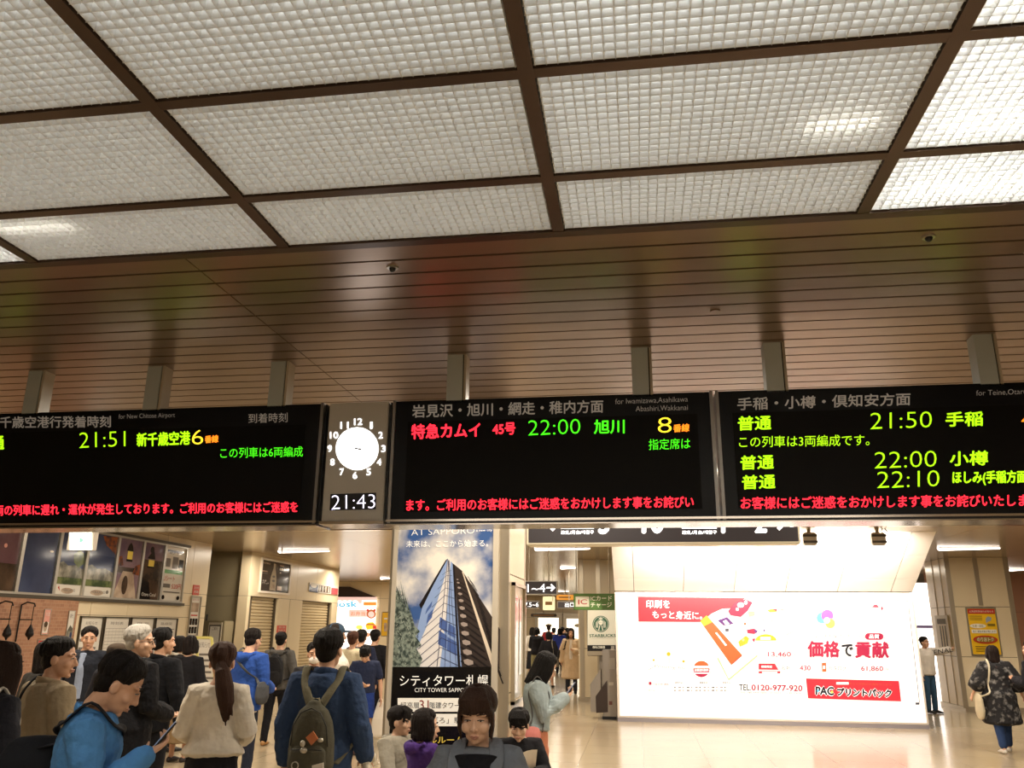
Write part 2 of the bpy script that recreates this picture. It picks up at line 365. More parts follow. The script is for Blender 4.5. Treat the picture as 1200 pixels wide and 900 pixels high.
# stair soffit over the lightbox
SA = math.radians(29); sy0, sz0 = 18.15, 2.565
mb = MB(); mb.mi = 0
dv = Vector((0, -math.cos(SA), math.sin(SA))); nv = Vector((0, -math.sin(SA), -math.cos(SA)))
xs = [-.5, -.09, .93, 1.96, 2.99, 4.01, 5.04, 5.46]; L = (CEIL-sz0)/math.sin(SA); ds = [0, .46, 1.30, L]
for i in range(len(xs)-1):
    for j in range(3):
        a = Vector((0, sy0, sz0))+dv*(ds[j]+.006); b = Vector((0, sy0, sz0))+dv*(ds[j+1]-.006)
        x0, x1 = xs[i]+.006, xs[i+1]-.006
        mb.prism([(x0, a.y, a.z), (x1, a.y, a.z), (x1, b.y, b.z), (x0, b.y, b.z)], -nv*.02)
mb.mi = 1; a = Vector((0, sy0, sz0+.005))-nv*.012; b = a+dv*L
mb.prism([(-.5, a.y, a.z), (-.5, b.y, b.z), (-.5, 20.5, CEIL+.01), (-.5, 20.5, 2.56), (-.5, a.y+.01, 2.56)], (5.96, 0, 0))
struct('wall_stair_soffit', mb, [M_white, M_joint])
# columns
def column(name, x0, x1, y0, y1, strips, zs, mid=None):
    mb = MB(); mb.mi = 0
    for j in range(len(zs)-1): mb.box((x0+.01, y0, zs[j]+.006), (x1-.01, y1, zs[j+1]-.006))
    mb.mi = 1; mb.box((x0+.02, y0+.01, 0), (x1-.02, y1-.01, CEIL))
    mb.mi = 2
    for q in strips: mb.box((q-.055, y0-.02, 0.08), (q+.055, y0+.01, CEIL))
    if mid: mb.box((mid-.05, y0-.02, 2.42), (mid+.05, y0+.01, CEIL))
    for yy in (y0+.55, y0+1.1): mb.box((x0-.005, yy-.004, 0), (x0+.02, yy+.004, CEIL))
    mb.mi = 3; mb.box((x0-.02, y0-.03, 0), (x1+.02, y1+.02, .1))
    return struct(name, mb, [M_panel, M_joint, M_steel, M_steel])
column('wall_column_right', 7.56, 8.98, 22.24, 23.9, (7.56, 8.92), [.1, 1.23, 2.39, CEIL], 8.22)
column('wall_column_corridor', -1.6, .2, 22.7, 24, (-1.5, -1.05), [.1, 1.3, 2.6, CEIL])
# poster column: stainless clad, beige panelled side
CX0, CX1, CY0, CY1 = -2.24, -1.14, 7.5, 8.6
mb = MB(); mb.mi = 0
for z0, z1 in ((.36, 1.25), (1.26, 2.26), (2.27, CEIL)): mb.box((CX1-.03, CY0+.07, z0), (CX1, CY1-.06, z1)); mb.box((CX0, CY0+.07, z0), (CX0+.03, CY1-.06, z1))
mb.mi = 1; mb.box((CX0+.015, CY0+.02, 0), (CX1-.015, CY1-.01, CEIL))
mb.mi = 2; mb.box((CX0, CY0, 0), (CX0+.05, CY0+.07, CEIL)); mb.box((CX1-.11, CY0, 0), (CX1, CY0+.07, CEIL)); mb.box((CX1-.03, CY1-.06, 0), (CX1+.003, CY1, CEIL))
struct('wall_column_poster', mb, [M_panel, M_joint, M_steel])
struct('trim_column_bench', MB().box((-2.75, 7.02, 0), (-.55, 7.46, .36), .02), M_steel)
# ------------------------------------------------------------------ departure boards
BY = 5.2
M_bface = mat('board_black_face', '#05070c', .35, spec=.25); M_screen = mat('led_screen', '#0b0a09', .5, spec=.15); M_bezel = mat('grey_bezel', '#8b8680', .3, .7)
M_post = mat('grey_post', '#b2b8b6', .5); M_post2 = mat('pale_post_edge', '#b5a995', .4)
M_head = mat('painted_heading_glow', '#b3ada3', .5, emit=.2)  # heading paint with a faint glow put in to brighten it
LYG = mat('led_yellow_green', '#b8ff14', emit=1.15); LG = mat('led_green', '#4cff1c', emit=1.2); LR = mat('led_red', '#ff2a3c', emit=1.9); LY = mat('led_yellow', '#ffdf30', emit=1.7); LO = mat('led_orange', '#ff8a1e', emit=1.7)
def hanger(x, parent):
    m = MB(); m.mi = 0; m.box((x-.065, BY+.0, 3.24), (x+.042, BY+.11, CEIL+.01)); m.mi = 1; m.box((x+.05, BY, 3.24), (x+.066, BY+.11, CEIL+.01)); m.mi = 2; m.box((x+.04, BY+.01, 3.24), (x+.052, BY+.1, CEIL))
    m.build('hanger', [M_post, M_post2, M_dark], parent)
def board(x0, x1, label, posts, screen):
    t = thing('departure_board', label, 'departure board', ((x0+x1)/2, BY, 2.44), 0, 'departure boards over the concourse')
    MB().box((x0, BY, 2.455), (x1, BY+.24, 3.255), .006).build('housing', M_bface, t)
    for a, b in ((x0-.012, x0+.008), (x1-.008, x1+.012)): MB().box((a, BY-.012, 2.44), (b, BY+.24, 3.258)).build('side_trim', M_bezel, t)
    m = MB(); m.mi = 0; m.box((x0-.02, BY-.016, 2.448), (x1+.02, BY+.25, 2.462)); m.mi = 1; m.box((x0-.02, BY-.01, 2.434), (x1+.02, BY+.25, 2.448)); m.mi = 0; m.box((x0-.02, BY-.012, 2.426), (x1+.02, BY+.25, 2.434))
    m.build('bottom_rail', [M_silver, M_black], t)
    a, b, c, d = screen; MB().box((a, BY-.003, c), (b, BY+.01, d)).build('screen', M_screen, t)
    for p in posts: hanger(p, t)
    return t
def rows(t, items, name, y=BY-.004):
    par = [c for c in t.children if c.name.startswith('housing' if name == 'heading_text' else 'screen')][0]
    for i in items:
        a = Art(Y=y, step=0, base=.001); b = i[7] if len(i) > 7 else 0.012
        if all(ord(ch) < 128 for ch in i[0]): b = -.014 if i[6] is not M_head else -.01
        a.text(*i[:7], bold=b); a.build(name, par)
bA = board(-6.6, -2.085, 'black departure board with green 21:51 airport train row, beside the clock', (-5.35, -4.29, -3.35, -2.42), (-6.5, -2.19, 2.51, 3.11))
rows(bA, [('新千歳空港行発着時刻', -15, 495, 130, 494, 14, M_head, .02), ('for New Chitose Airport', 139, 489, 205, 487, 7, M_head, 0), ('到着時刻', 291, 490.5, 337, 489, 11.5, M_head, .01)], 'heading_text')
rows(bA, [('普通', -28, 519.5, 5, 518.5, 17, LYG, .03), ('21:51', 93, 516, 147, 514, 18, LYG, .01), ('新千歳空港', 160, 515.5, 223, 513, 16.5, LYG, .03), ('6', 225, 512.5, 238, 512, 17, LY, .02), ('番線', 240, 515, 256, 514, 9, LO, .03)], 'train_row_text')
rows(bA, [('この列車は6両編成', 258, 531, 355, 529, 12.5, LG, .01)], 'car_count_text')
rows(bA, [('両の列車に遅れ・運休が発生しております。ご利用のお客様にはご迷惑を', -6, 598, 349, 594, 13, LR, .02)], 'scrolling_text')
t = thing('station_clock', 'grey clock panel with round white dial and digital time between two boards', 'clock', (-1.83, BY, 2.44))
MB().box((-2.035, BY, 2.455), (-1.62, BY+.24, 3.255), .005).build('housing', mat('grey_clock_panel', '#bdb8af', .5), t)
MB().box((-2.045, BY-.012, 2.436), (-1.61, BY+.25, 2.455)).build('bottom_rail', M_silver, t)
for a in (-2.06, -1.605): MB().box((a-.005, BY+.01, 2.46), (a+.005, BY+.22, 3.25)).build('gap_strip', M_black, t)
a = Art(Y=BY, step=.001, base=.002); a.disc(418.5, 525.8, 25, mat('clock_dial_glow', '#ffffff', emit=3.2)); a.build('dial', t)
a = Art(Y=BY-.003, step=.001, base=.002); Mg = mat('grey_hand', '#8a8a90', .5)
a.line((416, 525), (424, 527.3), 1.6, Mg); a.line((415, 526), (423, 525.6), 1, Mg); a.build('hands', t)
MN = mat('lit_numerals', '#ffffff', emit=1.6)
for k in range(1, 13):
    an = math.radians(30*k-90); u = 417.8+31.5*math.cos(an)+.12*(0); v = 525.8+31.5*math.sin(an); w = 2.6 if k < 10 else 4.9
    u -= (v-525.8)*.06
    a = Art(Y=BY, step=0, base=.002); a.text(str(k), u-w+(1 if k == 1 else 0), v, u+w-(1 if k == 1 else 0), v-.3, 8, MN, .03); a.build('numeral', t)
a = Art(Y=BY, step=.001, base=.002); a.poly([(387.3, 579), (440.8, 577.3), (440.5, 597), (386.2, 598.2)], M_black); a.text('21:43', 388.6, 588.7, 439.6, 587.4, 16.5, mat('lit_digits', '#f0ecff', emit=1.5), -.015); a.build('digital_display', t)
bB = board(-1.575, .495, 'black departure board with red limited express 22:00 row, middle of the three', (-1.16, .07), (-1.48, .405, 2.51, 3.11))
rows(bB, [('岩見沢・旭川・網走・稚内方面', 483, 482, 707, 476, 15.5, M_head, .02), ('for Iwamizawa,Asahikawa', 721, 471, 806, 468, 7, M_head, 0), ('Abashiri,Wakkanai', 745, 479.5, 806, 477.8, 7, M_head, 0)], 'heading_text')
rows(bB, [('特急カムイ', 482, 506, 563, 503.5, 18, LR, .03), ('45号', 577, 503, 604, 502, 14.5, LR, .03), ('22:00', 619, 501.5, 680, 499.5, 17.5, LG, .01), ('旭川', 696, 500.3, 732, 499.5, 17, LG, .02), ('8', 771, 498.3, 787, 497.8, 18, LY, .02), ('番線', 789, 502, 808, 501, 9.5, LO, .03)], 'train_row_text')
rows(bB, [('指定席は', 760, 521, 809, 519.5, 13, LG, .01)], 'seat_notice_text')
rows(bB, [('ます。ご利用のお客様にはご迷惑をおかけします事をお詫びい', 476, 592, 813, 588, 14, LR, .02)], 'scrolling_text')
bC = board(.535, 3.6, 'black departure board with three yellow-green local train rows, from 21:50 to 22:10', (.91, 2.17, 3.3), (.62, 3.5, 2.51, 3.11))
rows(bC, [('手稲・小樽・倶知安方面', 864, 473.5, 1067, 467.5, 15, M_head, .02), ('for Teine,Otaru', 1144, 461, 1203, 459, 7, M_head, 0)], 'heading_text')
for v, tm, ds, u in ((495, '21:50', '手稲', 0), (541, '22:00', '小樽', 5), (564, '22:10', 'ほしみ(手稲方面)', 8)):
    it = [('普通', 864.5+u*.6, v+1.3, 904+u*.6, v, 17, LYG, .03), (tm, 1020+u, v-1.6, 1092+u*1.1, v-3.6, 19, LYG, .015)]
    it.append((ds, 1108+u, v-3.5, 1152+u*1.2 if len(ds) < 3 else 1207, v-4.5, 17.5, LYG, .03))
    if v == 495: it.append(('4', 1197, 491.5, 1209, 491, 17, LO, .03))
    rows(bC, it, 'train_row_text')
rows(bC, [('この列車は3両編成です。', 866, 518, 1019, 515.5, 13.5, LYG, .01)], 'car_count_text')
rows(bC, [('お客様にはご迷惑をおかけします事をお詫びいたしま', 868, 589.5, 1204, 586, 14.5, LR, .02)], 'scrolling_text')
# ceiling fittings in the slats
def fitting(name, label, u, v, r, kind):
    p = at(u, v, Z=CEIL); t = thing(name, label, kind, (p.x, p.y, CEIL-.02))
    MB().tube([(p.x, p.y, CEIL+.005), (p.x, p.y, CEIL-.008)], [r, r*.9], 20, cap=False).build('rim', M_alu if kind != 'cover plate' else M_slat, t)
    if kind != 'cover plate': MB().ell((p.x, p.y, CEIL-.008), (r*.55, r*.55, .02)).build('nozzle', M_black, t, True)
fitting('sprinkler', 'round silver sprinkler in the brown slats above the middle board', 460, 313, .032, 'sprinkler')
fitting('sprinkler', 'round silver sprinkler in the slats by the brightest louver panel', 1088, 277, .032, 'sprinkler')
fitting('ceiling_plate', 'small flat round cover plate in the brown slats between two hanger posts', 838, 364, .03, 'cover plate')
# ------------------------------------------------------------------ hanging direction signs
def sign(name, label, u0, v0, u1, v1, Y, frame, face, depth=.22, hang=None, cat='sign', fr=.02):
    a = at(u0, v0, Y=Y); b = at(u1, v1, Y=Y); z0, z1 = min(a.z, b.z), max(a.z, b.z); x0, x1 = a.x, b.x
    t = thing(name, label, cat, ((x0+x1)/2, Y, z0))
    MB().box((x0, Y, z0), (x1, Y+depth, z1), .008).build('frame', frame, t)
    MB().box((x0+fr, Y-.004, z0+fr), (x1-fr, Y+.01, z1-fr)).build('face', face, t)
    if hang:
        for q in hang: MB().cyl((q, Y+depth/2, z1), (q, Y+depth/2, CEIL), .012, 8).build('hanger_rod', M_steel, t)
    return t, x0, x1, z0, z1
M_sgn = mat('dark_sign_face', '#3a3538', .4, emit=.05); M_lit = mat('lit_white_sign', '#ffffff', emit=1.6); M_cream = mat('cream_frame', '#e9dfc6', .4)
t, x0, x1, z0, z1 = sign('direction_sign', 'long dark platform sign with white numerals and arrows behind the middle board', 617, 590, 939, 637, 7.6, M_cream, M_sgn, hang=(-.7, 1.2))
a = Art(Y=7.6-.004)
def arrow(a, u, v, s, ang, m):
    c, q = math.cos(math.radians(ang)), math.sin(math.radians(ang)); R = lambda x, y: (u+(x*c-y*q)*s, v+(x*q+y*c)*s)
    a.poly([R(-1, -.16), R(.75, -.16), R(.75, .16), R(-1, .16)], m, False); a.poly([R(1, 0), R(.15, .85), R(-.1, .62), R(.55, 0)], m, False); a.poly([R(1, 0), R(.15, -.85), R(-.1, -.62), R(.55, 0)], m)
arrow(a, 640, 612, 13, -135, M_lit)
a.text('3・10', 701, 613, 778, 612.3, 26, M_lit, .05); a.text('1・2', 845, 612.5, 899, 612, 25, M_lit, .05); arrow(a, 921, 611, 13, -45, M_lit)
a.text('のりば', 657, 606, 695, 606, 11, M_lit, .03); a.rect(657, 618.3, 696, 619.7, M_lit); a.text('改札/月台/개찰구', 657.5, 624, 696, 623.6, 4.6, M_lit, .03)
a.text('のりば', 799, 606, 838, 606, 11, M_lit, .03); a.rect(799, 618, 840, 619.4, M_lit); a.text('改札/月台/개찰구', 799.5, 624, 840, 623.6, 4.6, M_lit, .03)
a.build('lettering', t)
t, x0, x1, z0, z1 = sign('direction_sign', 'dark hanging sign reading 1 to 4 with arrow at corridor mouth', 596, 680.5, 653, 697, 18.6, M_alu, M_sgn, hang=(-2.4, -1.95))
a = Art(Y=18.6-.004); a.text('1~4', 618, 689.3, 639, 689, 9.5, M_lit, 0); arrow(a, 645.5, 688.7, 5.2, 0, M_lit); a.text('出口', 600, 689.5, 614, 689.3, 8, M_lit, .04); a.build('lettering', t)
t, x0, x1, z0, z1 = sign('direction_sign', 'small dark hanging sign reading 5 to 6, deep in the corridor', 606, 704, 632, 713, 27, M_alu, M_sgn, hang=(-4.2, -3.6))
a = Art(Y=27-.004); a.text('7.5~6', 615, 708.6, 631, 708.5, 5, M_lit, 0); a.build('lettering', t)
t, x0, x1, z0, z1 = sign('direction_sign', 'small dark hanging sign just left of the green card sign', 653, 704.5, 677, 713, 26, M_alu, M_sgn, hang=(-2.6, -2.1))
a = Art(Y=26-.004); a.text('出口1', 662, 708.8, 675, 708.6, 5.2, M_lit, 0); a.build('lettering', t)
# green card-charge sign on its machine
t, x0, x1, z0, z1 = sign('card_sign', 'green card charge sign above the grey ticket machine', 672, 695.5, 724, 715, 18.75, mat('sign_green', '#557c35', .45), mat('sign_green', '#557c35'), .1, (-1.35, -.62), fr=.01)
a = Art(Y=18.75-.004); a.rect(674.5, 699, 690.5, 711, mat('sign_cream', '#d9d2ba', .5)); MR = mat('sign_red', '#a92f2a', .5); a.text('IC', 677.5, 705.4, 688, 705.2, 6, MR, .03)
Mc = mat('sign_cream_text', '#e8e4cf', .5, emit=.1); a.text('ICカード', 692, 701.3, 717, 701, 5.6, Mc, .02); a.text('チャージ', 692, 709, 717, 708.7, 6, Mc, .02); a.build('lettering', t)
# grey charging machine beside the lightbox
t = thing('ticket_machine', 'tall grey charging machine with slanted dark front beside the lightbox', 'machine', (-.8, 18.6, 0))
Mgm = mat('machine_grey', '#8d857b', .35, .4)
MB().box((-.80, 18.45, .05), (-.52, 19.0, 1.37), .01).build('cabinet', Mgm, t); MB().box((-.82, 18.44, 0), (-.53, 18.9, .06)).build('plinth', M_black, t)
MB().prism([(-1.06, 18.44, .14), (-.84, 18.44, .14), (-.84, 18.44, .98), (-1.06, 18.44, .68)], (0, .5, 0)).build('side_shelf', Mgm, t)
a = Art(Y=18.44); a.poly([(698, 800+16), (711.5, 797), (712.5, 834.5), (698.7, 835.5)], mat('dark_brown_panel', '#2b1e18', .4)); a.build('dark_panel', t)
a = Art(Y=18.45); a.rect(713.5, 799.5, 719, 803.2, M_alu); a.rect(713.8, 821.8, 717.5, 826, mat('maroon_label', '#5a2b22', .5)); a.rect(714, 771, 720.5, 784, mat('machine_panel', '#9d968a', .4)); a.build('front_labels', t)
# cafe light sign on a pole
t = thing('cafe_sign', 'grey box sign with round green emblem on a post behind the machine', 'sign', (-.98, 20.9, 0))
p0, p1 = at(687.5, 714, Y=20.9), at(724, 769, Y=20.9)
MB().box((p0.x, 20.9, p1.z), (p1.x, 21.1, p0.z), .012).build('box', mat('cafe_box_frame', '#5d5347', .4, .5), t)
MB().box((-.98, 20.95, 0), (-.84, 21.07, p1.z)).build('post', Mgm, t); MB().box((-1.2, 20.85, 0), (-.6, 21.2, .05)).build('foot', Mgm, t)
a = Art(Y=20.9, step=.0016); Mcf = mat('cafe_face', '#c9c2ad', .4, emit=.35); Mgr = mat('emblem_green', '#39604a', .5, emit=.1); Mcw = mat('emblem_cream', '#d5cfba', .5, emit=.35)
a.rect(688.5, 715, 723, 756, Mcf); a.disc(704, 731.2, 9.6, Mgr); a.disc(704, 731.2, 8.6, Mcw); a.disc(704, 731.2, 8.2, Mgr)
a.disc(704, 729.5, 2.5, Mcw, 3.1); a.poly([(701.6, 725.8), (702.2, 723.8), (703, 725), (704, 722.8), (705, 725), (705.8, 723.8), (706.4, 725.8)], Mcw)
for sgn in (-1, 1):
    for k in range(3): a.line((704+sgn*(2.8+k*1.2), 726.5+k*1.1), (704+sgn*(3.6+k*1.1), 735.5), .55, Mcw)
    a.line((704+sgn*1.2, 733), (704+sgn*2.4, 738.8), 1.1, Mcw); a.disc(704+sgn*1, 729.2, .35, Mgr)
a.text('STARBUCKS', 690.5, 745, 721.5, 744.6, 3.6, Mgr, .04); a.rect(688.5, 756.3, 723, 762.6, M_black); a.text('改札口前店', 694.5, 758.5, 709, 758.4, 3, Mcw, .03); a.rect(716, 757, 720, 762, mat('grey_arrow_box', '#9a968c', .5)); a.rect(688.5, 763, 723, 768, M_steel); a.build('face_print', t)
# ------------------------------------------------------------------ big lightbox advertisement
LY_ = 18.15
t = thing('advertising_lightbox', 'huge white backlit printing advertisement standing under the stair soffit', 'advertisement', (2.5, LY_, 0))
M_box = mat('lightbox_frame', '#d9cfc2', .4)
MB().box((-.5, LY_, .07), (5.46, LY_+.35, 2.55), .01).build('housing', M_box, t); MB().box((-.5, LY_-.01, 0), (5.46, LY_+.3, .07)).build('plinth', mat('grey_plinth', '#8b8589', .4), t)
def admat(name, c, rough=.4, emit=1.0):
    if name in _mats: return _mats[name]
    k = hexc(c); return mat(name, tuple(q*.3 for q in k[:3]), rough, emit=emit, ecol=c)
M_glow = admat('lightbox_glow', '#fff6ea', emit=1.15)
gf = MB().box((-.45, LY_-.006, .11), (5.42, LY_+.01, 2.51)).build('glowing_face', M_glow, t)
e = 1.1
Mred = admat('ad_red', '#e8323e', .4, emit=.85); Mwh = admat('ad_white', '#fffaf2', .4, emit=1.15); Mor = admat('ad_orange', '#f0662f', .4, emit=.85); Mgy = admat('ad_grey', '#5f5a62', .4, emit=.4)
Mdk = admat('ad_dark', '#2a2430', .4, emit=.15); Mcr = admat('ad_crimson', '#c9254b', .4, emit=.62); Myl = admat('ad_yellow', '#f0b22c', .4, emit=1); Mpu = admat('ad_purple', '#6b2f7c', .4, emit=.6); Mlg = admat('ad_pale_green', '#b9cf8a', .4, emit=.9); Mcy = admat('ad_cyan', '#6fc8e8', .4, emit=.9); Mmg = admat('ad_magenta', '#c86ad0', .4, emit=.8); Mlt = admat('ad_light_grey', '#a59a98', .4, emit=.6)
a = Art(Y=LY_-.006, step=.0012)
a.line((729, 699.2), (870, 700), .7, Mlt); a.line((1043, 703), (1065, 704.4), .6, Mlt); a.line((1065, 712), (1077.5, 823), .6, Mgy); a.rect(1073, 823.2, 1077.5, 825.8, Mgy)
a.poly([(747.4, 699.6), (873, 700.8), (862, 712.4), (846, 713.5), (834, 719), (821.5, 729), (748.2, 728.6)], Mred)
a.text('印刷を', 757, 708, 785, 708, 9.6, Mwh, .022); a.text('もっと身近に。', 764.5, 720, 823, 721.5, 9.6, Mwh, .022)
a.poly([(840, 771), (854, 797.5), (888, 769), (887, 767.5), (854, 795.4), (842, 771)], Mlg)
a.poly([(828, 721), (870, 768), (857, 779.4), (820.5, 728)], Mor); a.poly([(828, 721), (835, 729), (825, 734), (820.5, 728)], Myl); a.poly([(838, 741.5), (840, 741), (852, 756), (850, 757)], Mwh); a.line((858, 778), (869, 768.5), 1, Mred)
a.poly([(841, 727), (852, 723), (860, 731), (848, 733)], Mpu); a.poly([(847, 728), (851, 726.5), (855, 731), (850, 732)], Mwh); a.rect(850, 736.5, 854, 740, Mgy)
a.poly([(853, 716), (862, 706), (874, 702), (882, 706), (876, 716), (868, 723), (856, 721)], Mcr); a.disc(868, 709, 4, Mwh, 3); a.disc(874, 706, 2, Mwh, 2.4); a.disc(864, 714, 1.8, Mwh)
a.poly([(876, 717), (884, 716), (885, 721), (878, 723)], admat('ad_pale_yellow', '#f6e08a', .4, emit=1.1)); a.disc(873, 731, 1.4, Mor)
a.poly([(865, 752), (874, 745), (878, 748), (876, 754), (867, 758)], Myl); a.disc(871, 750, 1.5, Mlg)
a.poly([(875, 738), (884, 736.5), (888, 740), (884, 743), (876, 742)], Mcr); a.poly([(883, 737.5), (888, 739), (886, 742.5)], Mpu); a.poly([(881, 748.4), (885.5, 748.2), (883.4, 752.8)], Mcr); a.disc(895.6, 738.8, 1.2, Mpu)
a.disc(897.5, 750.6, 12.3, Myl, 7.4, 180, 360); a.rect(891, 746.5, 903, 749.6, Mwh); a.poly([(899, 715), (905, 713.5), (910.5, 713.6), (910, 717), (902, 717.4)], Myl); a.poly([(905, 713.8), (911, 713.2), (910, 716.5)], Mred); a.line((913, 714), (921, 715), .9, Mgy); a.line((917, 746), (933, 738.5), .8, Mlt)
for k in range(14): a.disc(902+RND.uniform(-10, 12), 728+RND.uniform(-6, 8), RND.uniform(.3, .7), RND.choice([Mgy, Mcr, Mpu]), lift=False)
a.text('13,460', 900, 767, 927, 767.2, 6.6, Mcr, .03); a.text('円~', 929, 768, 938, 768, 4, Mlt); a.text('チラシ', 889, 756.5, 909, 756.6, 3.6, Mlt); a.text('A4 100枚', 889, 767.5, 898.5, 767.6, 3, Mlt)
a.poly([(889, 777.5), (908, 777.5), (912.4, 785), (889, 784.6)], Mred); a.text('期間限定', 892, 781.2, 905, 781.3, 3, Mwh, .03); a.rect(889, 786.5, 914.5, 789.2, Mred); a.rect(893, 787.2, 911, 788.6, Mwh)
a.text('名刺', 915.5, 782.6, 926, 782.7, 5.2, Mgy, .01); a.text('430', 937, 782.7, 950, 782.8, 6, Mcr, .03); a.text('円', 951.5, 783, 954, 783, 3, Mlt)
a.poly([(963, 777), (968, 776.4), (968.5, 787), (963.5, 787.4)], Mor); a.rect(964.5, 780, 967, 784, Mwh)
a.text('カタログ', 971, 783, 992, 783.3, 5.4, Mgy); a.text('61,860', 1009, 783.6, 1035, 784, 6.8, Mcr, .03); a.text('円~', 1036.5, 784.5, 1044, 784.6, 4, Mlt)
a.disc(963.5, 724, 6.5, Mcy); a.disc(969.5, 721.5, 7, Mmg); a.disc(973, 730.5, 5.6, admat('ad_lemon', '#f4ef5f', .4, emit=1.1)); a.disc(969, 727, 3.6, Mwh)
a.line((1017, 712), (1030, 711.5), .8, Mcr); a.disc(1026, 711, 3.2, Mcr, 2.4, 180, 360); a.disc(1033.6, 713, 1.2, Mcr, 2)
a.text('どこよりもお届けいただける', 944, 745, 1014, 746, 4.2, Mgy); a.disc(1017.5, 745.8, 3.8, Mcr, lift=False); a.disc(1031.5, 746, 3.8, Mcr, lift=False); a.rect(1017.5, 742, 1031.5, 749.8, Mcr); a.text('品質', 1018.5, 745.8, 1030.5, 746, 5, Mwh, .03); a.text('と', 1036, 746.5, 1039.5, 746.6, 4, Mgy)
a.text('価格', 946, 760.5, 984.5, 760.8, 20, Mcr, .05); a.text('で', 986, 762, 1000, 762.2, 15, Mdk, .05); a.text('貢献', 1001.5, 761.3, 1042, 761.8, 20, Mcr, .05)
a.text('TEL.', 866, 805.4, 880, 805.5, 7.2, Mdk, .02); a.text('0120-977-920', 880.5, 805.6, 940.5, 806.6, 7.2, Mcr, .05); a.text('営業時間 9:00~18:00', 867, 811.4, 938, 812.2, 2.4, Mlt)
a.poly([(944.4, 795), (1053.4, 798), (1056, 822), (947, 818.4)], Mred)
a.rect(980, 799.4, 994.5, 802.2, Mwh); a.text('ネット印刷のお得なサービス', 995, 801, 1045, 802.4, 2.2, Mor)
Mbk = admat('ad_black', '#17131c', .4)
def dual(a, s, u0, v0, u1, v1, h): a.text(s, u0, v0, u1, v1, h+2, Mwh, .14); a.text(s, u0+.6, v0, u1-.6, v1, h, Mbk, .06)
dual(a, 'PAC', 955, 809.3, 978, 810, 10); dual(a, 'プリントパック', 980, 810.8, 1045.5, 812.6, 9.6)
a.disc(958.6, 809.5, 1.5, Mcy); a.disc(967, 806, 1.2, Mcr); a.disc(975, 811, 1.5, admat('ad_lemon', '#f4ef5f'))
a.disc(822, 784, 11.4, Mlt); a.disc(822, 784, 10.9, Mwh); a.disc(822, 784, 9.6, Mor, None, 180, 360); a.disc(822, 784, 9.6, Mcr, None, 0, 180); a.rect(812, 780.3, 832, 783, Mwh); a.text('全国送料無料', 813.5, 785.3, 830.5, 785.3, 3.2, Mwh, .03); a.rect(814, 788, 830, 789.5, Mwh)
a.text('安心のサービス', 776, 748.5, 806, 748.6, 3.6, Mlt); a.text('デザイン', 770, 759, 776.5, 759, 2.4, Mgy)
a.line((760, 785), (766, 781.5), .5, Mgy); a.text('Printing for', 767, 781, 804, 783.6, 4.6, Mlt, slant=.4); a.disc(783.5, 766.5, 2.4, Myl); a.disc(766, 773.5, 1.3, Myl); a.disc(801, 775, 1.6, Myl); a.line((784, 770), (784, 778), .6, Mor)
a.rect(760.3, 799, 763.5, 802.6, Mcr); a.text('日本印刷通販', 764.5, 801.6, 784, 802, 3, Mcr); a.text('株式会社', 760, 808.8, 770, 809, 2.2, Mlt)
for q, w in ((791, 9), (820, 9), (847, 9)): a.text('関東支店', q, 800, q+w, 800.2, 2.2, Mgy, .02)
for rr in range(2):
    for k in range(13): a.rect(790+k*4.9, 805+rr*3.4, 790+k*4.9+(1.8 if k % 2 == 0 else 3.2), 806.4+rr*3.4, Mgy if k % 3 == 0 else Mlt, False)
a.build('print', gf)
# floodlights over the lightbox
M_fl = mat('flood_housing', '#b0a48f', .4, .4)
for (u, hid, lab) in ((1028, 0, 'small grey floodlight hung alone above the lightbox, a cable loop beside it'), (948, 0, 'small grey floodlight half hidden behind the end of the long platform sign'), (868, 1, 'grey floodlight above the lightbox hidden behind the long platform sign'), (788, 2, 'grey floodlight nearest the corridor above the lightbox')):
    p = at(u, 631, Y=15.9); t = thing('floodlight', lab, 'floodlight', (p.x, 15.9, p.z-.14), 0, 'floodlights over the lightbox')
    MB().box((p.x-.12, 15.78, p.z-.13), (p.x+.12, 15.95, p.z+.1), .02).build('housing', M_fl, t)
    for k in range(2): MB().box((p.x-.125, 15.765, p.z-.09+k*.11), (p.x+.125, 15.79, p.z-.05+k*.11)).build('fin', mat('dark_fin', '#3d352c', .5), t)
    MB().box((p.x-.03, 15.85, p.z+.1), (p.x+.03, 15.91, CEIL)).build('bracket', M_fl, t)
    if u == 1028: MB().tube([(p.x+.12+.05*math.cos(g), 15.86, p.z+.1+.07*math.sin(g)) for g in [i*.5 for i in range(12)]], .008, 6).build('cable', M_black, t)
    MB().box((p.x-.1, 15.951, p.z-.11), (p.x+.1, 15.958, p.z+.06)).build('lens', mat('flood_lens', '#fff4e0', emit=3), t)
    l = lamp('floodlight_lamp', (p.x, 16.0, p.z-.02), (.2, .16), 95, (1, .93, .85), (math.radians(86), 0, 0), 'AREA'); l.data.spread = math.radians(140)
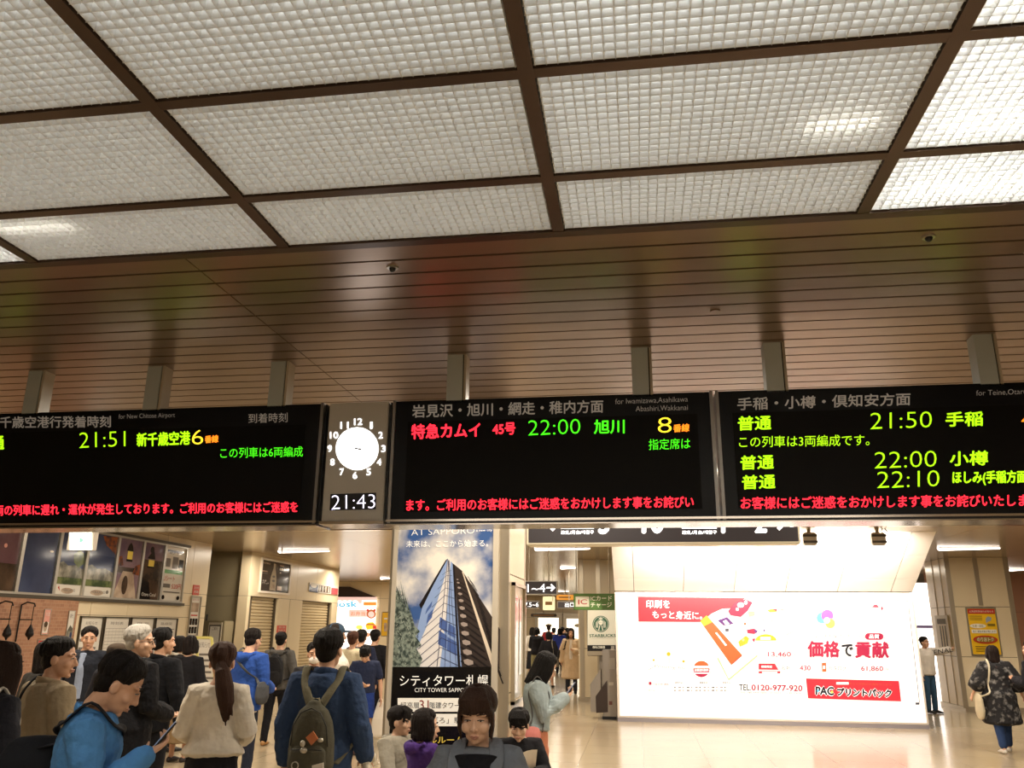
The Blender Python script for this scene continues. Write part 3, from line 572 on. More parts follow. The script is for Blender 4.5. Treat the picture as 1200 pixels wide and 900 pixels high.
# tube lights in the panel ceiling
M_tl = mat('ceiling_tube_glow', '#fff2e6', emit=5)
def strip(a, b, label):
    p, q = at(*a, Z=CEIL), at(*b, Z=CEIL); y = (p.y+q.y)/2; t = thing('tube_light', label, 'ceiling light', ((p.x+q.x)/2, y, CEIL-.03), 0, 'tube lights in the concourse ceiling')
    MB().box((p.x, y-.07, CEIL-.012), (q.x, y+.07, CEIL+.005)).build('housing', M_white, t)
    MB().tube([(p.x+.03, y, CEIL-.02), (q.x-.03, y, CEIL-.02)], (.05, .02), 10).build('tube', M_tl, t, True)
strip((1098, 642), (1174, 641), 'glowing ceiling tube in front of the right hand beige column')
strip((1178, 667), (1203, 666.4), 'glowing ceiling tube past the beige column at the picture edge')
strip((627, 642), (692, 642), 'long glowing ceiling tube under the long platform sign')
strip((657, 664.4), (676, 664.6), 'short glowing ceiling tube touching the corridor column top')
strip((325, 644.5), (388, 645), 'glowing ceiling tube above the two roller shutters')
strip((446, 677), (458, 677), 'faint ceiling tube far off beside the stainless column')
strip((640, 692), (668, 692.5), 'warm ceiling tube deep in the corridor above the small signs')
t = thing('sensor', 'tiny white sensor stem hanging near the shutter tube light', 'sensor', at(333, 646, Z=CEIL-.04)); p = at(333, 645, Z=CEIL)
MB().cyl((p.x, p.y-.12, CEIL-.07), (p.x, p.y-.12, CEIL), .02, 8).build('stem', M_white, t)
# exit sign
p, q = at(81, 622, Y=11), at(108, 644.5, Y=11); t = thing('exit_sign', 'glaring white and green exit sign hanging over the queue', 'sign', ((p.x+q.x)/2, 11, q.z))
MB().box((p.x, 11, q.z), (q.x, 11.1, p.z+.03), .006).build('box', M_white, t); MB().cyl(((p.x+q.x)/2, 11.05, p.z+.03), ((p.x+q.x)/2, 11.05, CEIL), .012, 8).build('hanger_rod', M_steel, t)
a = Art(Y=11); a.rect(81.3, 621, 107.7, 644.2, mat('exit_glow', '#f4fff4', emit=2.6)); mg = mat('exit_green', '#86d8b0', .5, emit=1); a.poly([(93, 629), (99, 633), (93, 637)], mg); a.build('face', t)
# ------------------------------------------------------------------ posters on the left wall
def wposter(name, label, u0, v0t, v0b, u1, v1t, v1b, X=XA, group=None, frame=M_alu, fw=.03, cat='poster', thick=.04):
    """framed sheet on the left wall: px corners (u0,v0t)-(u0,v0b) left edge, u1 right edge"""
    a, b = at(u0, v0b, X=X), at(u1, v1t, X=X); y0, y1 = a.y, b.y; z0, z1 = (a.z+at(u1, v1b, X=X).z)/2, (b.z+at(u0, v0t, X=X).z)/2
    t = thing(name, label, cat, (X, (y0+y1)/2, z0), 0, group)
    m = MB()
    for p in ((y0, y0+fw, z0, z1), (y1-fw, y1, z0, z1), (y0+fw, y1-fw, z0, z0+fw), (y0+fw, y1-fw, z1-fw, z1)): m.box((X, p[0], p[2]), (X+thick, p[1], p[3]))
    m.build('frame', frame, t)
    def P(fy, fz, off=0): return Vector((X+.012+off, y0+fw+(y1-y0-2*fw)*fy, z0+fw+(z1-z0-2*fw)*fz))
    return t, P
class Sheet:
    """print laid out in 0..1 sheet coordinates (across, up)"""
    def __init__(s, P): s.F = P; s.mb = MB(); s.mats = []; s.o = 0
    def _m(s, m):
        if m not in s.mats: s.mats.append(m)
        s.mb.mi = s.mats.index(m)
    def poly(s, pts, m, lift=True):
        s._m(m); s.mb.add([s.F(x, y, s.o) for x, y in pts], [tuple(range(len(pts)))]); s.o += .0012 if lift else 0; return s
    def rect(s, x0, y0, x1, y1, m, lift=True): return s.poly([(x0, y0), (x1, y0), (x1, y1), (x0, y1)], m, lift)
    def disc(s, x, y, r, m, ry=None, a0=0, a1=360, lift=True): return s.poly([(x+r*math.cos(math.radians(a0+(a1-a0)*i/20)), y+(ry or r)*math.sin(math.radians(a0+(a1-a0)*i/20))) for i in range(21 if a1-a0 < 360 else 20)], m, lift)
    def text(s, b, x0, y0, x1, y1, m, bold=.02):
        s._m(m); g, f = text_geo(b); s.mb.add([s.F(x0+(x1-x0)*x, y0+(y1-y0)*y, s.o) for x, y in g], f); s.o += .0012; return s
    def build(s, n, t): return s.mb.build(n, s.mats, t)
GL = .1
p_navy = noise_mat('print_night_sky', '#27324f', '#4a5573', 1.1, .3, .75, GL); p_maroon = noise_mat('print_maroon_dusk', '#4a2c33', '#7b5a60', .9, .3, .7, GL)
p_rock = noise_mat('print_pale_hillside', '#57564c', '#a9a392', 5, .38, .62, GL); p_green = noise_mat('print_green_bank', '#3c4a2c', '#6d7648', 6, .4, .6, GL); p_sea = mat('print_navy_sea', '#1c2b4d', GL)
p_dusk = noise_mat('print_purple_dusk', '#5d4a5c', '#9a7d7f', 1.4, .3, .7, GL); p_brown = noise_mat('print_dark_street', '#33281f', '#5b4636', 3, .35, .65, GL); p_white = mat('print_white', '#d8d2c6', GL)
p_black = mat('print_black', '#17120f', GL); p_lamp = mat('print_lamp_yellow', '#e9cf62', GL); p_red = mat('print_red', '#b8332e', GL); p_gband = mat('print_green_band', '#5a9a55', GL); p_grey = mat('print_grey', '#77716a', GL); p_orange = noise_mat('print_autumn_leaves', '#8a4a26', '#3b2a2a', 7, .4, .6, GL); p_pink = mat('print_pink', '#d89a8c', GL); p_stone = noise_mat('print_stone_path', '#9c8774', '#c0ab95', 4, .4, .6, GL)
ED = [(-26, 18), (18, 62), (62, 96), (96, 131.5), (131.5, 162), (162, 188), (188, 214)]
tops = lambda u: 612+ (u-0)*.128 if u > 60 else 614; bots = lambda u: 695+ (u)*.062
def pz(y): return 3.38
LB = ['framed poster of a maroon dusk sky, cut by the picture edge', 'framed dark blue night poster with a faint figure on the left wall', 'framed poster of a hillside harbour, partly behind the exit sign', 'framed harbour poster with red leaves, right of the exit sign', 'framed dusk poster with a yellow lantern and stone path', 'framed dark street poster with one yellow lantern', 'framed white notice poster with photos and a green band']
for k, (u0, u1) in enumerate(ED):
    y0, y1 = at(u0, 680, X=XA).y, at(u1, 680, X=XA).y; z0, z1 = 2.235, 3.39; fw = .035
    t = thing('framed_poster', LB[k], 'poster', (XA, (y0+y1)/2, z0), 0, 'framed posters in a row on the left wall')
    m = MB()
    for p in ((y0, y0+fw, z0, z1), (y1-fw, y1, z0, z1), (y0+fw, y1-fw, z0, z0+fw), (y0+fw, y1-fw, z1-fw, z1)): m.box((XA, p[0], p[2]), (XA+.05, p[1], p[3]))
    m.build('frame', M_alu, t)
    P = (lambda y0, y1: lambda fx, fz, off=0: Vector((XA+.012+off, y0+.035+(y1-y0-.07)*fx, 2.27+(3.39-2.305)*fz)))(y0, y1); s = Sheet(P)
    if k == 0: s.rect(0, 0, 1, 1, p_maroon); s.rect(0, 0, 1, .38, p_brown); s.disc(.55, .62, .05, p_pink, .03)
    if k == 1: s.rect(0, 0, 1, 1, p_navy); s.disc(.85, .62, .06, p_white, .015); s.disc(.55, .08, .2, p_grey, .05); s.poly([(.3, 0), (.45, .32), (.6, .32), (.8, 0)], p_navy)
    if k in (2, 3):
        s.rect(0, 0, 1, 1, p_navy); s.rect(0, .48, 1, .66, p_sea); s.poly([(0, .14), (1, .14), (1, .4), (.7, .46), (.4, .44), (.2, .5), (0, .46)], p_rock); s.rect(0, .16, 1, .26, p_green)
        if k == 2: s.poly([(.55, .62), (.75, .7), (.95, .66), (1, .5), (.8, .42), (.6, .5)], p_green)
        else: s.poly([(.45, .98), (1, 1), (1, .7), (.8, .78), (.6, .84)], p_orange)
        s.rect(0, 0, 1, .15, p_white); s.poly([(.13, .1), (.22, .05), (.17, .13)], p_red) if k == 2 else s.disc(.88, .08, .05, p_grey, .03); s.disc(.5, .06, .24, p_stone, .045)
        s.text('HOKKAIDO', .3, .05, .8, .09, p_grey)
    if k == 4:
        s.rect(0, 0, 1, 1, p_dusk); s.rect(0, .42, 1, .52, p_brown); s.poly([(0, .5), (0, .68), (.2, .7), (.3, .55)], p_orange); s.poly([(0, 0), (1, 0), (.75, .45), (.3, .45)], p_stone); s.disc(.45, .22, .12, p_brown, .16); s.poly([(.36, .8), (.64, .8), (.58, .9), (.5, .95), (.42, .9)], p_black); s.rect(.4, .66, .62, .8, p_lamp); s.rect(.38, .62, .64, .66, p_black); s.poly([(.7, .42), (1, .4), (1, .6), (.8, .56)], p_orange)
    if k == 5:
        s.rect(0, 0, 1, 1, p_brown); s.rect(0, .7, 1, 1, p_dusk); s.poly([(0, 0), (.6, 0), (.45, .3), (0, .4)], p_black); s.disc(.42, .88, .1, p_black, .06); s.poly([(.22, .72), (.62, .72), (.5, .9)], p_black); s.rect(.3, .58, .58, .7, p_lamp); s.rect(.26, .56, .62, .585, p_black); s.text('Otaru Canal', .15, .06, .85, .12, p_white)
    if k == 6:
        s.rect(0, 0, 1, 1, p_white); s.rect(.1, .9, .9, .94, p_black); s.text('新ダイヤ', .2, .86, .85, .94, p_black); s.rect(.08, .62, .3, .78, p_grey); s.rect(.4, .6, .68, .82, p_grey); s.rect(.72, .62, .95, .78, p_black); s.rect(.05, .5, .95, .57, p_gband); s.text('Uシート', .05, .36, .6, .46, p_red, .04); s.rect(.05, .24, .4, .31, p_grey); s.text('520円', .48, .22, .95, .32, p_red, .03); s.disc(.12, .06, .07, p_black, .04); s.disc(.85, .06, .07, p_black, .04); s.rect(.1, .15, .9, .17, p_grey)
    s.build('print', t)
struct('trim_poster_rail', MB().box((XA, at(-26, 680, X=XA).y, 3.39), (XA+.07, at(216, 680, X=XA).y, 3.44)).box((XA, at(-26, 680, X=XA).y, 2.18), (XA+.07, at(216, 680, X=XA).y, 2.235)), mat('dark_rail', '#4f473a', .4, .6))
# notice sheets under the posters
for k, (u0, u1, ti, lab) in enumerate(((90, 119, 'お知らせ', 'white timetable notice with three bold text lines beside the brick wall'), (119, 150, '時刻表', 'white notice sheet with a faint grid table under a small lamp spot'), (150, 179, '運賃表 ご案内', 'white notice board half hidden behind the grey haired man'), (179, 206, '路線図', 'white notice board above the black suited man, nearest the long wall poster'))):
    y0, y1 = at(u0, 740, X=XA).y+.02, at(u1, 740, X=XA).y-.02
    t = thing('notice_board', lab, 'notice board', (XA, (y0+y1)/2, .95), 0, 'white notice boards on the left wall')
    m = MB()
    for p in ((y0, y0+.02, .95, 1.93), (y1-.02, y1, .95, 1.93), (y0, y1, .95, .97), (y0, y1, 1.91, 1.93)): m.box((XA, p[0], p[2]), (XA+.04, p[1], p[3]))
    m.build('frame', mat('dark_rail', '#4f473a', .4, .6), t)
    P = (lambda y0, y1: lambda fx, fz, off=0: Vector((XA+.012+off, y0+.02+(y1-y0-.04)*fx, .97+.94*fz)))(y0, y1); s = Sheet(P); s.rect(0, 0, 1, 1, p_white); s.text(ti, .25, .87, .78, .93, p_grey)
    if k == 0: [s.rect(.08, .72-.15*i, .85, .77-.15*i, p_grey, False) for i in range(3)]
    elif k == 1: [s.rect(.08, .8-.06*i, .92, .805-.06*i, p_grey, False) for i in range(12)]; [s.rect(.08+.14*i, .1, .084+.14*i, .8, p_grey, False) for i in range(7)]
    else: [s.rect(.08, .78-.07*i, .92-.1*(i % 3), .795-.07*i, p_grey, False) for i in range(8)]
    s.build('print', t)
t, P = wposter('wall_poster', 'tall white wall poster with six small photos beside the alcove', 218, 698, 745, 235, 699, 745, fw=.02)
s = Sheet(P); s.rect(0, 0, 1, 1, p_white); s.text('ICカード', .2, .9, .85, .95, p_red); s.rect(.1, .6, .9, .85, p_stone)
for i in range(3):
    for j in range(2): s.rect(.08+.3*i, .26-.22*j, .32+.3*i, .43-.22*j, p_black, False); s.disc(.2+.3*i, .34-.22*j, .07, p_pink, .05, lift=False)
s.o += .001; s.rect(.15, .5, .85, .53, p_red); s.build('print', t)
def plate(name, label, X, u0, v0, u1, v1, m, txt=None, cat='sign'):
    a, b = at(u0, v1, X=X), at(u1, v0, X=X); t = thing(name, label, cat, (X, (a.y+b.y)/2, a.z))
    MB().box((X, a.y, a.z), (X+.015, b.y, b.z)).build('plate', m, t)
    P = lambda fx, fz, off=0: Vector((X+.017+off, a.y+(b.y-a.y)*fx, a.z+(b.z-a.z)*fz)); s = Sheet(P)
    if txt: s.text(txt[0], .12, .6, .88, .85, p_white); s.text(txt[1], .12, .2, .88, .45, p_white)
    else: s.rect(.05, .4, .95, .6, p_white)
    s.build('lettering', t)
plate('red_sign', 'small red sign high on the wall above the tall photo poster', XA, 225, 686, 233.5, 697, mat('sign_red_plate', '#c2452f', .4), ('消火栓', '避難'))
plate('red_sign', 'small red sign on the pier between the two shutters', XB, 324, 733, 335, 741.5, mat('sign_red_plate', '#c2452f', .4), ('禁煙', 'NO'))
# posters on the brick print and two lantern brackets
t, P = wposter('wall_poster', 'pink and white poster of a face on the brick wall', 47, 713, 744, 60, 714, 744, XA+.06, fw=.012, thick=.016); s = Sheet(P); s.rect(0, 0, 1, 1, p_pink); s.rect(.08, .05, .92, .5, p_white); s.disc(.45, .3, .3, p_stone, .2); s.disc(.45, .4, .32, p_brown, .12); s.text('お土産', .2, .75, .85, .9, p_white); s.build('print', t)
t, P = wposter('wall_poster', 'low red and pink poster on the brick wall by the dark haired shopper', 41, 750, 768, 57, 749, 771, XA+.06, fw=.012, thick=.016); s = Sheet(P); s.rect(0, 0, 1, 1, p_red); s.rect(.05, .5, .95, .9, p_pink); s.text('北海道', .15, .15, .85, .4, p_white); s.build('print', t)
t, P = wposter('wall_poster', 'grey and white photo poster at the right edge of the brick wall', 74, 716, 758, 88, 715, 757, XA+.06, fw=.012, thick=.016); s = Sheet(P); s.rect(0, 0, 1, 1, p_white); s.poly([(0, 0), (1, 0), (1, .5), (.5, .6), (0, .4)], p_rock); s.disc(.8, .3, .2, p_navy, .1); s.text('観光', .2, .8, .8, .93, p_grey); s.build('print', t)
M_iron = mat('black_iron', '#1a1512', .5, .6)
for u, lab in ((7.5, 'black iron wall lantern on an arm, nearer the picture edge'), (34, 'black iron wall lantern on an arm, nearer the face poster')):
    p = at(u, 742, X=XA+.3); y, z = p.y, p.z; X0 = XA+.06
    t = thing('wall_lantern', lab, 'lantern', (X0, y, z), 0, 'iron lanterns on the brick wall')
    m = MB(); m.tube([(X0+.02, y+.02, z-.12), (X0+.02, y+.02, z+.42)], .012, 8); m.tube([(X0+.02, y+.02, z+.42), (X0+.12, y+.01, z+.46), (X0+.25, y, z+.44), (X0+.27, y, z+.4)], .011, 8); m.tube([(X0+.02, y+.02, z+.2), (X0+.2, y+.08, z+.2)], .009, 8); m.build('bracket', M_iron, t, True)
    m = MB(); m.tube([(X0+.25, y, z+.12), (X0+.25, y, z+.08), (X0+.25, y, z+.03)], [.012, .03, .055], 14); m.ell((X0+.25, y, z-.01), (.062, .062, .055)); m.tube([(X0+.25, y, z-.05), (X0+.25, y, z-.09)], [.03, .012], 12); m.build('lamp_head', M_iron, t, True)
    MB().tube([(X0+.25, y, z+.12), (X0+.25, y, z+.4)], .006, 6).build('rod', M_iron, t)
# alcove machine and easel
t = thing('ticket_machine', 'grey vending machine with a lit notice in the wall alcove', 'machine', (-10.2, 19.6, 0))
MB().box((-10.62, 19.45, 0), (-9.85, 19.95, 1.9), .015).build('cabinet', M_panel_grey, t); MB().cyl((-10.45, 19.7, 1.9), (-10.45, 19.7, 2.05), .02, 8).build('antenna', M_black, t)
MB().box((-10.24, 19.43, .1), (-9.9, 19.46, 1.86)).build('front_panel', mat('pale_machine_front', '#cfc6b2', .35), t)
P = lambda fx, fz, off=0: Vector((-10.24+.34*fx, 19.428-off, .1+1.76*fz)); s = Sheet(P); s.rect(.06, .66, .94, .97, p_grey); s.rect(.14, .7, .86, .95, mat('paper_bright', '#f6f3ea', .5)); s.text('ご案内', .3, .9, .7, .94, p_grey)
for z0, z1, m in ((.6, .67, p_navy), (.48, .58, p_grey), (.34, .45, p_grey), (.2, .3, p_grey)): s.rect(.12, z0, .88, z1, m)
for i in range(4): s.rect(.2+.16*i, .5, .28+.16*i, .56, p_white, False)
s.build('front_print', t)
t = thing('easel_sign', 'leaning yellow framed notice stand beside the two dark coated women', 'notice stand', (-8.3, 15.6, 0))
E0 = at(229, 747, Y=15.6); E1 = at(247, 747, Y=15.6); dx = .42
def EP(fx, fz, off=0): return Vector((E0.x+.02+(E1.x-E0.x)*fx+.28*(1-fz), 15.6-off-.02*(1-fz), .25+(E0.z-.25)*fz))
m = MB()
for p, q in ((EP(0, 0), EP(0, 1)), (EP(1, 0), EP(1, 1)), (EP(0, 1), EP(1, 1)), (EP(0, 0), EP(1, 0))): m.bar(p, q, .045, .03, (0, 1, 0))
m.bar(EP(0, 0), EP(0, -.18), .04, .03, (0, 1, 0)); m.bar(EP(1, 0), EP(1, -.18), .04, .03, (0, 1, 0)); m.bar(EP(.5, .9)+Vector((0, .02, 0)), Vector((EP(.5, -.18).x, 16.1, .005)), .03, .02, (0, 1, 0)); m.build('frame', mat('pale_yellow_frame', '#d9cf7a', .5), t)
s = Sheet(EP); s.rect(.03, .02, .97, .98, p_white); s.text('お知らせ', .15, .86, .85, .94, p_grey); [s.rect(.1, .75-.08*i, .9-.1*(i % 2), .78-.08*i, p_grey, False) for i in range(9)]; s.build('print', t)
# bottle poster, colour strip on the shutter wall
t, P = wposter('framed_poster', 'pale framed dark poster of a tall bottle above the first shutter', 302.5, 653.5, 694, 341, 659, 698, XB, frame=M_white, fw=.05)
s = Sheet(P); Mpb = mat('print_dark_brown', '#3e332b', GL); s.rect(0, 0, 1, 1, Mpb); Mbo = mat('print_bottle', '#b3a58e', GL)
s.poly([(.32, .04), (.53, .04), (.53, .42), (.5, .62), (.47, .78), (.47, .94), (.4, .94), (.4, .78), (.36, .62), (.32, .42)], Mbo); s.disc(.43, .5, .05, p_grey, .04); s.disc(.43, .36, .05, p_grey, .04); s.rect(.36, .1, .5, .24, p_stone)
s.text('限定醸造', .02, .88, .28, .94, p_stone); s.rect(0, .62, .2, .66, p_stone); s.rect(.02, .56, .2, .58, p_grey); s.text('札幌', .06, .3, .18, .36, p_white); s.text('クラシック', .04, .22, .26, .29, p_white); s.rect(.6, .88, .74, .92, p_stone); s.rect(.6, .74, .72, .82, p_white); s.disc(.64, .66, .02, p_white); s.rect(.56, .06, .72, .2, p_stone)
s.build('print', t)
a0, a1 = at(361, 693, X=XB), at(395, 697, X=XB)
t = thing('picture_strip', 'narrow strip of small coloured pictures above the second shutter', 'sign', (XB, 24.9, 2.75)); MB().box((XB, a0.y, 2.76), (XB+.03, a1.y, 3.02)).build('board', p_white, t)
P = lambda fx, fz, off=0: Vector((XB+.032+off, a0.y+(a1.y-a0.y)*fx, 2.76+.26*fz)); s = Sheet(P); s.rect(0, 0, .28, .8, p_navy); s.disc(.14, .7, .1, p_white, .2); s.rect(.3, .1, .7, .85, p_brown); [s.rect(.33+.1*i, .15, .36+.1*i, .8, p_white, False) for i in range(4)]; s.o += .001; s.rect(.74, 0, .98, .75, mat('print_crimson', '#b84a52', GL)); s.build('print', t)
# lit shop at the end
SY = 33.63
t = thing('lit_shop_front', 'glaring white shop front with food pictures at the end of the passage', 'shop', (-11.3, SY, 0))
Mgs = mat('shop_glow', '#fffaf2', emit=1.5); Mpk = mat('shop_pink_band', '#f2c9c0', emit=.75)
MB().box((-13, SY-.08, .05), (-10.55, SY-.01, 2.95)).build('glowing_wall', Mgs, t)
MB().prism([(-13, SY-.1, 2.95), (-10.55, SY-.1, 2.95), (-11.7, SY-.1, 3.36), (-13, SY-.1, 3.36)], (0, .08, 0)).build('dark_awning', mat('dark_awning', '#2a1c18', .6), t)
a = Art(Y=SY-.08, step=.003, base=.004); a.rect(388, 699.5, 441.5, 707, Mpk); Msb = mat('shop_sky_blue', '#4fb4dc', emit=.9); Mso = mat('shop_orange', '#f08a3c', emit=.9)
for q in (398, 404, 410, 416): a.disc(q, 708, 4.6, Mgs, lift=False)
a.text('kiosk', 387, 708, 418.5, 708, 7, Msb, .06); a.rect(424, 703.5, 441.4, 711.5, Mgs); a.rect(426, 705.4, 441, 709.6, Mso); a.rect(409, 714.5, 440, 723, Mpk); a.text('お弁当', 411, 719, 428, 719, 5, mat('shop_tan', '#d99a78', emit=.7), .03)
a.disc(435, 719.5, 5.4, mat('shop_brown', '#b8683a', emit=.6)); a.disc(435, 720, 3.6, Mpk); a.disc(431, 715, 1.4, mat('shop_red', '#c93a30', emit=.7)); a.disc(439, 715, 1.4, mat('shop_red', '#c93a30'))
a.poly([(428, 733), (431, 729.5), (437, 729), (440, 732), (439, 737), (430, 738)], mat('shop_yellow', '#eebb2e', emit=.9)); a.rect(429, 731, 439, 732.6, mat('shop_brown', '#b8683a')); a.rect(437, 733, 441, 737, mat('shop_red', '#c93a30')); a.disc(421, 735, 4, mat('shop_lemon', '#f3ee62', emit=1.1), 2.4); a.disc(431, 744, 2.6, mat('shop_tan', '#d99a78'))
a.disc(410, 740, 2, Mso, 1.3); a.line((406, 746), (413, 741), 1.2, p_grey); a.build('food_print', t)
t, x0, x1, z0, z1 = sign('yellow_poster', 'narrow yellow poster on the wall right of the lit shop', 447.5, 717, 455.5, 746, SY, M_alu, mat('poster_yellow', '#d9a92a', .4), .05, None, 'poster', .03)
a = Art(Y=SY-.004, base=.004); a.rect(450, 724, 454, 726, p_white); a.rect(450, 730, 453.5, 740, p_stone); a.build('print', t)
# corridor end shops
for (u0, v0, u1, v1, lab, m) in ((631, 724, 655, 752, 'overexposed white shop doorway at the far left end of the corridor', 2.4), (664, 725, 690, 752, 'overexposed cream shop window at the far right end of the corridor', 1.9)):
    p, q = at(u0, v0, Y=49.9), at(u1, v1, Y=49.9); t = thing('lit_shop_window', lab, 'shop', ((p.x+q.x)/2, 49.9, 0))
    MB().box((p.x, 49.85, 0), (q.x, 49.98, p.z)).build('glowing_pane', mat(f'far_glow_{m}', '#fff4da', emit=m), t); MB().box((p.x-.2, 49.8, 0), (p.x, 49.98, p.z+.3)).box((q.x, 49.8, 0), (q.x+.2, 49.98, p.z+.3)).box((p.x, 49.8, p.z), (q.x, 49.98, p.z+.3)).build('frame', M_steel, t)
    a = Art(Y=49.84, step=.004); uu = (u0+u1)/2; a.disc(uu, 733, 4, mat('far_mark', '#c9c0ae', .5), 2); a.build('print', t)
p = at(615, 716, Y=40); q = at(690, 722, Y=40)
for (u0, v0, u1, v1, c, lab) in ((622, 719, 652, 723, '#4a3a28', 'dark shop fascia strip across the corridor end'), (652, 697, 672, 703, '#d8902e', 'orange glowing shop panel high in the corridor'), (636, 699, 650, 715, '#f3e7b8', 'pale glowing menu board high in the corridor')):
    Y = 36 if c == '#4a3a28' else 34; p, q = at(u0, v0, Y=Y), at(u1, v1, Y=Y); t = thing('shop_sign', lab, 'sign', ((p.x+q.x)/2, Y, q.z))
    MB().box((p.x, Y, q.z), (q.x, Y+.15, p.z), .02).build('panel', mat('sgn'+c, c, .4, emit=.8 if c != '#4a3a28' else 0), t); MB().cyl(((p.x+q.x)/2, Y+.08, p.z), ((p.x+q.x)/2, Y+.08, CEIL), .03, 8).build('hanger_rod', M_steel, t)
    a = Art(Y=Y, step=.004); a.line((u0+3, (v0+v1)/2), (u1-3, (v0+v1)/2), (v1-v0)*.25, mat('shop_mark', '#a8793c', .5)); a.build('print', t)
# bright wall beyond the right column
t = thing('lit_shop_window', 'overexposed white shop window glimpsed between lightbox and right column', 'shop', (7.2, 27, 0))
MB().box((6.6, 27, 0), (8.6, 27.1, 3.2)).build('glowing_pane', mat('side_glow', '#fff6f2', emit=2), t); MB().box((6.55, 26.95, 1.9), (8.6, 27, 1.98)).box((7.55, 26.95, 0), (7.62, 27, 3.2)).build('frame', mat('violet_frame', '#5d4f78', .4), t)
# yellow poster on the right column
t, x0, x1, z0, z1 = sign('framed_poster', 'yellow poster with red oval in a frame on the right column', 1131, 711.5, 1175.5, 769, 22.21, M_alu, mat('poster_yellow_face', '#f0c021', .35), .03, None, 'poster', .035)
FP = lambda fx, fz, off=0: Vector((x0+.04+(x1-x0-.08)*fx, 22.2-off, z0+.04+(z1-z0-.08)*fz)); s = Sheet(FP); Mpr = mat('poster_red', '#b83020', .35); Mpw = mat('poster_white', '#efe9d6', .35); Mpg = mat('poster_olive', '#8a7420', .35); Mpb2 = mat('poster_grey_blue', '#9aa6b8', .35)
s.rect(0, .89, 1, 1, Mpr); s.text('北海道新幹線のお知らせ', .05, .92, .95, .97, Mpw, .03); [s.rect(.04, .83-.04*i, .5, .845-.04*i, Mpg, False) for i in range(3)]; s.o += .001
s.poly([(.62, .78), (.72, .84), (.85, .8), (.8, .74), (.7, .72), (.62, .68)], Mpb2); s.disc(.3, .62, .3, Mpw, .05); s.text('札幌・函館', .1, .59, .5, .65, Mpg, .03); s.rect(.66, .62, .94, .67, Mpg); s.rect(.04, .46, .96, .54, Mpw); s.text('毎日 運転本数が増えます', .08, .475, .92, .525, mat('poster_ink', '#3a3a52', .4), .03)
s.disc(.5, .32, .45, Mpr, .09); s.disc(.5, .32, .36, Mpg, .06); s.text('のりおトク', .2, .28, .8, .37, Mpw, .05); [s.rect(.1, .16-.05*i, .85-.1*i, .175-.05*i, Mpg, False) for i in range(3)]; s.build('print', t)
t = thing('wall_cabinet', 'shallow grey notice panel with dark stripes on the column side', 'panel', (7.54, 23.0, 1.35)); MB().box((7.53, 22.6, 1.35), (7.56, 23.5, 2.2)).build('board', mat('side_panel_grey', '#a8946c', .4), t)
P = lambda fx, fz, off=0: Vector((7.528-off, 22.6+.9*fx, 1.35+.85*fz)); s = Sheet(P); s.rect(.15, .75, .85, .9, p_grey); [s.rect(.2+.2*i, .1, .3+.2*i, .7, p_grey, False) for i in range(3)]; s.build('print', t)
# ------------------------------------------------------------------ tower advertisement on the poster column
PY = CY0-.03
t = thing('column_poster', 'tall backlit apartment tower advertisement on the stainless column', 'advertisement', ((CX0+CX1)/2, PY, .45))
px0, px1 = -2.185, -1.255; pz0, pz1 = .45, 3.0
m = MB()
for p in ((px0-.015, px0+.022, pz0, pz1), (px1-.022, px1+.03, pz0, pz1), (px0, px1, pz0, pz0+.04), (px0, px1, pz1-.04, pz1)): m.box((p[0], PY-.03, p[2]), (p[1], CY0+.01, p[3]))
m.build('frame', mat('pale_frame', '#cfc4b2', .3), t)
a = Art(Y=PY, step=.0006, base=.001); g = lambda x, y: (455+x/5.8, 610+y/5.8)
Msky = noise_mat('poster_cloudy_sky', '#3a5788', '#e6dccb', 1.9, .40, .58, .25, 8, emit=.38); Mtree = noise_mat('poster_conifer', '#3f4a45', '#8f9a8c', 30, .4, .6, .25, emit=.15)
a.poly([(464.5, 600), (585, 600), (581, 784), (457, 784)], Msky)
Mfd = mat('poster_facade_dark', '#3a302c', .3, emit=.15); Mgl = mat('poster_glass_blue', '#8ea3c8', .3, emit=.3); Mgp = mat('poster_glass_pale', '#d8cfc6', .3, emit=.4); Mln = mat('poster_mullion', '#40425c', .3, emit=.1); Mst = mat('poster_stripe', '#d9c6ac', .3, emit=.35); Mbd = mat('poster_band', '#1f1a1c', .3); Mbl = mat('poster_balcony', '#a8978c', .3, emit=.2)
a.poly([g(*p) for p in ((405, 258), (388, 272), (210, 572), (222, 600), (330, 440))], Mbd)
a.poly([g(*p) for p in ((405, 258), (438, 290), (505, 1000), (140, 1000), (228, 600), (306, 440))], Mgl)
a.poly([g(*p) for p in ((405, 258), (424, 275), (400, 600), (350, 1000), (140, 1000), (330, 560), (385, 380))], Mgp)
a.poly([g(*p) for p in ((438, 290), (505, 345), (760, 740), (755, 1000), (500, 1000), (462, 520))], Mfd)
Mwb = mat('poster_window_blue', '#4f68a3', .3, emit=.2)
for w4 in (((352, 655), (402, 690), (398, 765), (345, 725)), ((410, 700), (455, 728), (455, 800), (404, 772)), ((345, 745), (398, 782), (396, 872), (338, 840)), ((402, 790), (462, 825), (466, 920), (400, 882)), ((270, 640), (306, 600), (296, 660), (258, 705)), ((262, 600), (300, 545), (292, 585), (250, 640))): a.poly([g(*q) for q in w4], Mwb, False)
a.off += .0006
for i in range(13):
    q = i/12; y = 330+ (1000-330)*q**1.25; yl = y+ (40+110*q); xl = 405-(405-150)*((yl-258)/742)**1.0; xr = 424+(505-424)*((y-275)/725)
    xm = 405-(405-345)*((y-258)/742); a.line(g(xr, y+10+60*q), g(xm, y-20*q+15), .35+.5*q, Mln, False); a.line(g(xm, y-20*q+15), g(max(xl, 140), yl+40*q), .35+.5*q, Mln, False)
